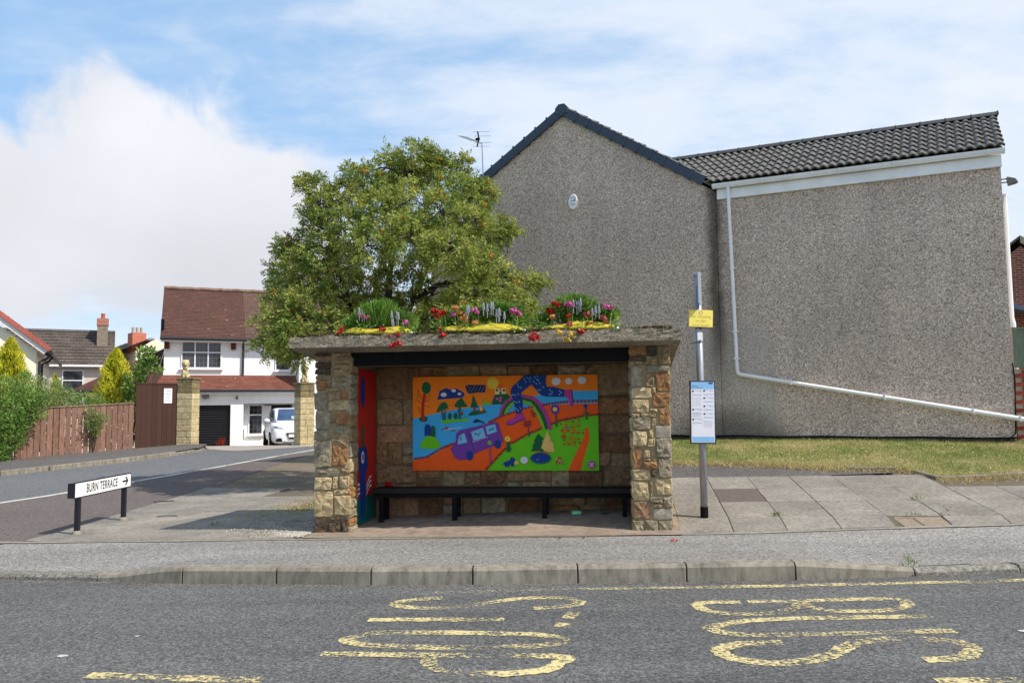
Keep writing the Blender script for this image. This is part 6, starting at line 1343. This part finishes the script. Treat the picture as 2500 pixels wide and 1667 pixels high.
# lawn edging stones
EG = empty('lawn_edging'); struct(EG)
for p, q in (((6.9, 3.42), (7.55, 3.32)), ((7.72, 3.08), (7.86, 2.60)), ((7.90, 2.58), (8.75, 2.72)), ((8.77, 2.73), (9.65, 2.95)), ((9.67, 2.96), (10.5, 3.15))):
    a = Vector((*S2W(*p), 0)); b = Vector((*S2W(*q), 0)); d = (b-a).normalized(); nn = Vector((-d.y, d.x, 0))*.05; c4 = [a, b, b+nn, a+nn]
    MB().hexa([(v.x, v.y, hz(v.x, v.y)-.1) for v in c4], [(v.x, v.y, hz(v.x, v.y)+.045) for v in c4]).build('edging_stone', M_KERB, EG, bevel=.008)
# weeds in joints
M_WEED = foliage('weed', srgb(112,132,52), srgb(76,98,38), srgb(166,170,84), trans=.25)
def weed(x, y, n, h, label, seed, spread=.05, z=None):
    r2 = np.random.default_rng(seed); e = r2.normal(0, spread, (n, 2)); zz = hz(x, y)+.01 if z is None else z
    P_ = np.stack([e[:, 0], e[:, 1]*.6, np.abs(r2.normal(h*.5, h*.3, n))], 1); o = leaf_mesh('weed', P_, np.stack([e[:, 0]*8, e[:, 1]*8, np.ones(n)*.8], 1) + r2.normal(0, .4, (n, 3)), .028, .3, M_WEED, r2); o.location = (x, y, zz); tag(o, label, 'weed', 'weeds in the paving'); return o
for i, (u, v, n, h, lb) in enumerate([(5.37, .62, 60, .04, 'low weed at a slab corner right of the bus stop pole'), (7.16, 1.36, 60, .09, 'weed tuft in the joint of the middle slabs'), (7.2, .62, 26, .13, 'thin upright weed beside the broken slab'), (6.85, .56, 30, .06, 'weed growing over the broken slab edge'), (-1.55, .55, 60, .05, 'dark weeds in the shaded paving left of the shelter')]): weed(*S2W(u, v), n, h, lb, 40+i, .05)
weed(3.58, 7.24, 70, .10, 'weed tuft at the end of the raised kerb', 50, .04, rz(3.58, 7.2)+.07); dl_ = weed(3.66, 7.17, 20, .03, 'reddish dry leaves in the gutter below the kerb end', 51, .07, rz(3.6, 7.1)+.01); stuff(dl_); del dl_['category'], dl_['group']; dl_.name = 'dead_leaves'; dl_.data.materials[0] = mat('dead_leaf', [(.3, srgb(120,70,40)), (.7, srgb(170,110,66))], scale=20, bump=0, isl=.3)
# gravel and leaf litter left of the shelter
def pebbles(name, n, uvf, s, m, label):
    Vs, Fs = [], []
    U_, V_ = uvf(n)
    for i in range(n):
        x, y = S2W(U_[i], V_[i]); c = np.array([x, y, hz(x, y)+.012]); Vs.append(octv*s*rg_.uniform(.5, 1.3, 3)*np.array([1, 1, .6]) + c); Fs.append(octf+6*i)
    me = np_mesh(name, np.concatenate(Vs), np.concatenate(Fs)); me.materials.append(m); o = stuff(link(name, me)); o['label'] = label; return o
M_PBL = mat('pebbles', [(.3, srgb(120,114,104)), (.5, srgb(160,154,142)), (.7, srgb(196,190,178))], scale=3, isl=.35, bump=0, rough=.9)
pebbles('gravel', 3800, lambda n: (-np.abs(rg_.normal(0, .38, n))-.02, rg_.uniform(-.3, .95, n)), .014, M_PBL, 'loose grey gravel at the foot of the left pillar')
pebbles('gravel', 1500, lambda n: (rg_.uniform(-1.6, .1, n), rg_.uniform(1.8, 5.5, n)), .013, mat('litter_pebbles', [(.3, srgb(110,88,64)), (.7, srgb(160,136,104))], scale=3, isl=.3, bump=0), 'brown gravel and leaf litter under the tree')
o = blades('dry_grass', 2600, lambda n: (rg_.uniform(-1.7, .05, n), 2.0 + rg_.normal(0, .7, n)), .035, M_GRS, lean=1.2); o['label'] = 'thin weeds and grass on the bare ground left of the shelter'
# root and twigs
M_TWIG = mat('twig', [(.3, srgb(34,30,27)), (.7, srgb(60,52,45))], scale=15, bump=.2)
for i, (pts, r_, lb) in enumerate([([(-5.0, 11.15), (-4.94, 11.2), (-4.86, 11.215), (-4.78, 11.2), (-4.72, 11.15)], .005, 'curved dark twig lying on the left paving'), ([(-5.85, 12.9), (-5.75, 12.93), (-5.65, 12.95), (-5.56, 12.99)], .007, 'straight dark twig at the edge of the left paving')]):
    o = MB().tube([(x, y, hz(x, y)+.018) for k, (x, y) in enumerate(pts)], r_, 6).build('twig' if i < 2 else 'tree_root', M_TWIG); tag(o, lb, 'twig' if i < 2 else 'root')

# ------------------------------------------------------------------ street name sign
SG = empty('street_sign', (-5.36, 9.77, hz(-5.36, 9.77)), R(0)); tag(SG, 'low street name sign reading BURN TERRACE with an arrow, on two black posts', 'street sign')
M_SBLK = plain('sign_black', srgb(24,23,32), .4, spec=.5); M_SWHT = plain('sign_white', srgb(240,240,242), .35)
for y in (.0, 1.15): MB().box(-.028, .028, y-.028, y+.028, -.1, .56).build('post', M_SBLK, SG, bevel=.005); MB().lathe([(.06, 0), (.05, .03), (.04, .045)], 10, (0, y, .005)).build('footing', M_KERB, SG)
zA, zB_ = .455, .635
MB().box(-.045, .03, -.16, 1.28, zA, zB_).build('sign_box', M_SBLK, SG, bevel=.006)
MB().box(.031, .036, -.15, 1.27, zA-.008, zB_+.008).build('frame', M_SBLK, SG)
MB().box(.0365, .039, -.135, 1.25, zA+.006, zB_-.006).build('face', M_SWHT, SG)
mt = Matrix(((0, 0, 1, .0395), (1, 0, 0, .50), (0, 1, 0, (zA+zB_)/2), (0, 0, 0, 1)))
text_mesh('lettering', 'BURN TERRACE', .150, M_SBLK, SG, mt, .66, space=1.12, off=.0025)
yy = 1.08; zz = (zA+zB_)/2
MB().prism([(.0395, yy-.06, zz-.012), (.0395, yy+.05, zz-.012), (.0395, yy+.01, zz-.055), (.0395, yy+.045, zz-.055), (.0395, yy+.10, zz), (.0395, yy+.045, zz+.055), (.0395, yy+.01, zz+.055), (.0395, yy+.05, zz+.012), (.0395, yy-.06, zz+.012)], (.001, 0, 0)).build('arrow', M_SBLK, SG, fix=True)

# ------------------------------------------------------------------ bus stop pole
BP_ = empty('bus_stop_pole', (2.224, 9.287, .24)); tag(BP_, 'grey metal bus stop pole with yellow plate and timetable case', 'bus stop')
M_GALV = mat('galvanised', [(.3, srgb(140,144,150)), (.7, srgb(176,180,186))], scale=9, rough=.42, metal=.55, bump=.05, stretch=(3, 3, .5))
MB().tube([(0, 0, -.15), (0, 0, 2.86)], .042, 16).build('pole', M_GALV, BP_, smooth=True)
MB().lathe([(.046, 0), (.0465, .13), (.043, .135)], 16, (0, 0, .0)).build('base_sleeve', M_BLK, BP_)
MB().lathe([(.05, 0), (.05, .03), (.03, .045)], 16, (0, 0, 2.85)).build('pole_cap', M_GALV, BP_)
# flag plate, seen almost edge-on
FLG = MB().box(0, .30, -.006, .006, 0, .36).build('flag_plate', plain('flag_grey', srgb(150,160,172), .35), BP_, bevel=.003); FLG.location = (.02, -.05, 2.49); FLG.rotation_euler = (0, 0, R(-109))
for z0, z1, c in ((.30, .34, srgb(30,34,44)), (.16, .22, srgb(70,86,110)), (.02, .08, srgb(74,110,96))): MB().box(.02, .28, -.0085, -.0065, z0, z1).build('flag_print', plain('flagp%d' % int(z0*100), c, .4), FLG)
YS = empty('yellow_plate', (.012, -.052, 2.335), 0, BP_)
bpy.data.objects.remove(YS)
YP = MB().box(-.142, .142, -.004, .004, -.102, .102).build('yellow_plate', plain('plate_yellow', srgb(246,190,36), .4), BP_, bevel=.003); YP.location = (.012, -.055, 2.335); YP.rotation_euler = (0, R(2.6), 0)
MB().box(-.138, .138, -.0062, -.0042, -.098, .098).build('plate_face', plain('plate_face', srgb(255,236,120), .35), YP)
M_OCH = plain('plate_ink', srgb(206,150,30), .5)
for i, s in enumerate(('No stopping', 'except', 'local buses')): text_mesh('lettering', s, .044, M_OCH, YP, Matrix.Translation((0, -.0066, .022-.05*i)) @ Matrix.Rotation(R(90), 4, 'X'), 1.0, space=1.05)
MB().tube([(.02*math.cos(t)+.0, -.0068, .07+.02*math.sin(t)) for t in [2*math.pi*k/16 for k in range(17)]], .003, 4).build('clearway_symbol', plain('plate_red', srgb(214,160,150), .5), YP)
MB().box(-.03, .03, -.05, -.042, 2.08, 2.17).build('sticker', M_SWHT, BP_)
for z, sg in ((2.225, 1), (2.055, -1)):
    MB().tube([(.044*math.cos(t), .044*math.sin(t), z) for t in [2*math.pi*k/16 for k in range(17)]] , .004, 4).build('cable_tie', M_BLK, BP_); MB().tube([(.0*sg, -.046, z), (.09*sg, -.07, z-.01), (.13*sg, -.07, z-.022)], .003, 4).build('cable_tie_tail', M_BLK, BP_)
TT = MB().box(-.152, .152, -.012, .012, -.368, .368).build('timetable_case', plain('case_dark', srgb(44,50,60), .4), BP_, bevel=.004); TT.location = (.0, -.058, 1.233); TT.rotation_euler = (0, R(.9), R(2))
M_PAPER = plain('paper', srgb(226,228,240), .12, spec=.6); M_LBL = plain('paper_blue', srgb(134,188,234), .12, spec=.6)
MB().box(-.137, .137, -.0145, -.0125, -.352, .352).build('sheet', M_PAPER, TT)
MB().box(-.136, .136, -.0155, -.0147, .27, .351).build('header_band', M_LBL, TT); MB().box(-.13, .13, -.0155, -.0147, -.345, -.285).build('footer_band', M_LBL, TT)
M_TXT = plain('print_dark', srgb(52,62,84), .4); M_TXB = plain('print_blue', srgb(120,142,196), .4); M_TXG = plain('print_grey', srgb(158,162,178), .4)
def tx(s, x, z, sz, m): return text_mesh('lettering', s, sz, m, TT, Matrix.Translation((x, -.0158, z)) @ Matrix.Rotation(R(90), 4, 'X'), 1, 'LEFT')
tx('Burn Terrace', -.125, .285, .022, M_TXT); MB().box(-.125, -.055, -.0160, -.0156, .303, .308).build('small_print', M_TXT, TT)
MB().lathe([(.03, 0), (.028, .0008)], 16).build('logo', M_TXT, TT).matrix_local = Matrix.Translation((.095, -.0156, .338)) @ Matrix.Rotation(R(90), 4, 'X') @ Matrix.Diagonal((1, .35, 1, 1))
sp_ = MB(); sb = MB(); bl = MB()
for x0, zs in ((-.125, (.245, .03, -.085)), (.008, (.25, .165, .07, -.02))):
    for z in zs:
        bl.box(x0, x0+.02, -.0158, -.0152, z-.010, z+.010); sp_.box(x0+.024, x0+.11, -.0156, -.0152, z+.004, z+.008); sp_.box(x0+.07, x0+.125, -.0156, -.0152, z-.006, z-.003); sb.box(x0, x0+.115, -.0156, -.0152, z-.046, z-.042)
        for k in range(6): sb.box(x0+.004+.019*k, x0+.011+.019*k, -.0156, -.0152, z-.033, z-.030)
for x0, za, zb_ in ((-.12, .18, .07), (-.12, -.02, -.06), (.012, -.10, -.17)):
    for k in range(5): sp_.box(x0+.022*k, x0+.022*k+.0012, -.0156, -.0152, zb_, za)
    for k in range(5): z = lerp(zb_, za, k/4); sp_.box(x0, x0+.1, -.0156, -.0152, z, z+.001)
stuff(bl.build('route_boxes', M_TXT, TT)); stuff(sp_.build('small_print', M_TXG, TT)); stuff(sb.build('small_print', M_TXB, TT))

# ------------------------------------------------------------------ litter
def can(p, rot, label, c, m2):
    e = empty('drinks_can', p); e.rotation_euler = rot; tag(e, label, 'can')
    MB().lathe([(.024, 0), (.033, .008), (.033, .10), (.026, .115)], 16).build('body', mat('can_'+label[:5], [(.3, tuple(x*.8 for x in c[:3])), (.62, c), (.75, srgb(216,216,214))], scale=16, rough=.3, metal=.3, bump=.1), e); MB().lathe([(.026, .1153), (.026, .118), (.022, .116)], 16).build('lid', plain('steel', srgb(170,170,172), .35, metal=.8), e)
a = SO + SU*.62 + SV*.8 + Vector((0, 0, .492)); can(a, (R(90), 0, R(70)), 'red drinks can lying on the left end of the bench', srgb(176,36,26), None)
x, y = S2W(2.98, .72); can((x, y, hz(x, y)+.045), (R(90), 0, R(100)), 'green drinks can lying under the bench', srgb(126,196,160), None)
x, y = S2W(3.38, .78); o = MB().add([(-.07, -.03, .004), (.0, -.04, .02), (.07, -.02, .006), (.06, .03, .012), (-.01, .04, .028), (-.06, .03, .005)], [(0, 1, 4, 5), (1, 2, 3, 4)]).build('litter_wrapper', plain('wrapper', srgb(86,130,104), .3)); o.location = (x, y, hz(x, y)+.014); tag(o, 'crumpled green wrapper on the shelter floor near the right pillar', 'litter')
for i, (x, y, lb) in enumerate([(1.66, 8.25, 'red fallen blossom on the footway below the right pillar'), (.47, 8.55, 'small red petal on the footway in front of the shelter'), (.72, 8.52, 'second small red petal on the footway right of the other')]):
    mb = MB(); rr = random.Random(i); zq = lerp(rz(x, pl_y(KERB, x))+kh(x), hz(x, pl_y(PAVE, x)), .7)
    for k in range(6 if i == 0 else 2): a = rr.uniform(0, 6.28); mb.add([(0, 0, .012), (.03*math.cos(a), .03*math.sin(a), .02), (.045*math.cos(a+.5), .045*math.sin(a+.5), .008), (.02*math.cos(a+1), .02*math.sin(a+1), .004)], [(0, 1, 2, 3)])
    o = mb.build('fallen_blossom', FM['r']); o.location = (x, y, zq+.004); tag(o, lb, 'petal')
# grit and dead leaves along the gutter
Vs, Fs = [], []
for i in range(2600):
    x = rg_.uniform(-6, 6.5); y = pl_y(KERB, x) - abs(rg_.normal(0, .05)) - .008; s = rg_.uniform(.002, .007); Vs.append(octv*s*np.array([1, 1, .6]) + np.array([x, y, rz(x, y)+s*.4])); Fs.append(octf+6*i)
me = np_mesh('gutter_grit', np.concatenate(Vs), np.concatenate(Fs)); me.materials.append(mat('grit', [(.3, srgb(96,84,70)), (.7, srgb(168,156,138))], scale=3, isl=.4, bump=0)); o = stuff(link('gutter_grit', me)); o['label'] = 'fine grit lying in the gutter along the kerb'
# bird droppings on the road
for i, (x, y, s) in enumerate([(-3.05, 5.42, .028), (-2.75, 5.85, .02), (3.45, 5.45, .03)]):
    rr = random.Random(i+20); o = MB().add([(s*rr.uniform(.3, 1.8)*math.cos(k*.7), s*.8*rr.uniform(.3, 1.8)*math.sin(k*.7), 0) for k in range(9)], [tuple(range(9))]).build('road_splash', mat('splash', [(.3, srgb(170,172,176)), (.7, srgb(208,210,212))], scale=30, bump=0), MAIN_ROAD); o.location = (x, y, rz(x, y)+.005)

# ------------------------------------------------------------------ white car on the driveway
CA = R(22); CX_, CY_ = -7.95, 28.9
CAR = empty('parked_car', (CX_, CY_, hz(CX_, CY_)-.0), CA); tag(CAR, 'white hatchback parked nose-out on the driveway behind the right gate pillar', 'car')
CAR.location.z = .03
M_CW = plain('car_white', srgb(236,237,240), .22, spec=.6); M_CB = plain('car_black', srgb(16,16,18), .4); M_CG = mat('car_glass', [(.3, srgb(44,64,92)), (.7, srgb(74,98,130))], scale=1.5, rough=.05, bump=0, spec=.8)
def ring(y, pts): return [(-x, y, z) for x, z in pts] + [(x, y, z) for x, z in pts[::-1]]
secs = [(.0, [(.30, .25), (.56, .30), (.62, .46), (.58, .60), (.40, .66)]), (.06, [(.45, .18), (.70, .24), (.76, .46), (.70, .66), (.45, .73)]), (.25, [(.60, .16), (.80, .20), (.85, .48), (.78, .74), (.50, .82)]),
        (.6, [(.62, .16), (.83, .20), (.87, .52), (.82, .83), (.55, .90)]), (1.05, [(.62, .16), (.84, .20), (.87, .55), (.84, .90), (.60, 1.00)]), (1.5, [(.62, .16), (.84, .20), (.87, .55), (.85, .92), (.62, 1.0)]),
        (2.6, [(.62, .16), (.84, .20), (.87, .57), (.85, .95), (.62, 1.02)]), (3.5, [(.62, .17), (.83, .22), (.86, .60), (.83, .98), (.60, 1.04)]), (3.85, [(.5, .22), (.76, .28), (.80, .60), (.76, .94), (.5, 1.0)]), (3.97, [(.4, .3), (.64, .36), (.7, .6), (.64, .85), (.4, .9)])]
R_ = [ring(y, p) for y, p in secs]; n = 10
mb = MB(); mb.v = [p for r_ in R_ for p in r_]; mb.f = [(i*n+j, i*n+(j+1) % n, (i+1)*n+(j+1) % n, (i+1)*n+j) for i in range(len(R_)-1) for j in range(n)] + [tuple(range(n)), tuple((len(R_)-1)*n+j for j in range(n))[::-1]]; mb.m = [0]*len(mb.f)
bo = mb.build('body', M_CW, CAR, smooth=True, fix=True); s_ = bo.modifiers.new('s', 'SUBSURF'); s_.levels = 2; s_.render_levels = 2
cs = [(.98, [(.62, .96), (.60, .99), (.56, 1.0)]), (1.35, [(.68, .98), (.62, 1.20), (.50, 1.23)]), (1.75, [(.70, .98), (.60, 1.41), (.46, 1.44)]), (2.4, [(.70, 1.0), (.60, 1.45), (.46, 1.48)]), (3.2, [(.68, 1.0), (.58, 1.40), (.44, 1.43)]), (3.75, [(.64, 1.0), (.56, 1.10), (.44, 1.12)])]
R_ = [ring(y, p) for y, p in cs]; n = 6
mb = MB(); mb.v = [p for r_ in R_ for p in r_]; mb.f = [(i*n+j, i*n+(j+1) % n, (i+1)*n+(j+1) % n, (i+1)*n+j) for i in range(len(R_)-1) for j in range(n)] + [tuple(range(n)), tuple((len(R_)-1)*n+j for j in range(n))[::-1]]; mb.m = [0]*len(mb.f)
mb.build('cabin', M_CW, CAR, smooth=False, fix=True, bevel=.03)
MB().add([(-.58, 1.02, 1.0), (.58, 1.02, 1.0), (.46, 1.71, 1.418), (-.46, 1.71, 1.418)], [(0, 1, 2, 3)]).build('windscreen', M_CG, CAR).location = (0, -.035, .022)
for s in (-1, 1):
    MB().add([(s*.715, 1.30, 1.0), (s*.735, 2.35, 1.02), (s*.655, 2.35, 1.40), (s*.655, 1.78, 1.36)], [(0, 1, 2, 3)]).build('side_window', M_CG, CAR)
    MB().add([(s*.735, 2.42, 1.02), (s*.72, 3.15, 1.04), (s*.65, 3.05, 1.36), (s*.655, 2.42, 1.40)], [(0, 1, 2, 3)]).build('side_window', M_CG, CAR)
    MB().ell((s*.92, 1.25, 1.02), (.11, .07, .075), 12, 8).build('wing_mirror', M_CW, CAR)
    hl = MB().add([(s*.38, .08, .70), (s*.60, .12, .66), (s*.79, .36, .72), (s*.80, .52, .82), (s*.66, .30, .82), (s*.50, .16, .78)], [(0, 1, 2, 3, 4, 5)]).build('headlight', mat('lamp_glass', [(.35, srgb(90,98,110)), (.6, srgb(176,184,196)), (.75, srgb(230,234,240))], scale=14, rough=.1, bump=0, spec=.8), CAR); hl.location = (0, -.03, 0)
    MB().prism([(s*.48, -.0, .26), (s*.70, .045, .27), (s*.70, .045, .36), (s*.58, .015, .40), (s*.50, -.0, .38)], (0, -.02, 0)).build('fog_recess', M_CB, CAR, fix=True)
    for y in (.72, 3.2):
        w_ = empty('wheel', (s*.80, y, .30), 0, CAR); bpy.data.objects.remove(w_)
        tyre = MB(); prof = [(.17, -.09), (.28, -.10), (.305, -.08), (.305, .08), (.28, .10), (.17, .09)]
        tyre.lathe(prof, 24); t_ = tyre.build('wheel', plain('tyre', srgb(22,22,24), .8), CAR, smooth=True); t_.matrix_local = Matrix.Translation((s*.79, y, .30)) @ Matrix.Rotation(R(90), 4, 'Y')
        rim = MB().lathe([(.02, .06*s), (.19, .07*s), (.20, .10*s)], 20); r2_ = rim.build('rim', plain('rim', srgb(150,152,156), .3, metal=.8), t_)
MB().prism([(-.34, -.03, .58), (.34, -.03, .58), (.24, -.03, .36), (-.24, -.03, .36)], (0, .05, 0)).build('grille', M_CB, CAR, fix=True)
MB().box(-.26, .26, -.045, -.032, .42, .53).build('number_plate', plain('plate_white', srgb(232,232,226), .4), CAR)
MB().box(-.45, .45, -.02, .02, .215, .245).build('lower_trim', M_CB, CAR)
MB().add([(-.05, 1.0, 1.06), (.25, 1.0, 1.06), (.25, 1.15, 1.18), (-.05, 1.15, 1.18)], [(0, 1, 2, 3)]).build('dashboard_card', plain('card', srgb(150,176,190), .6), CAR)
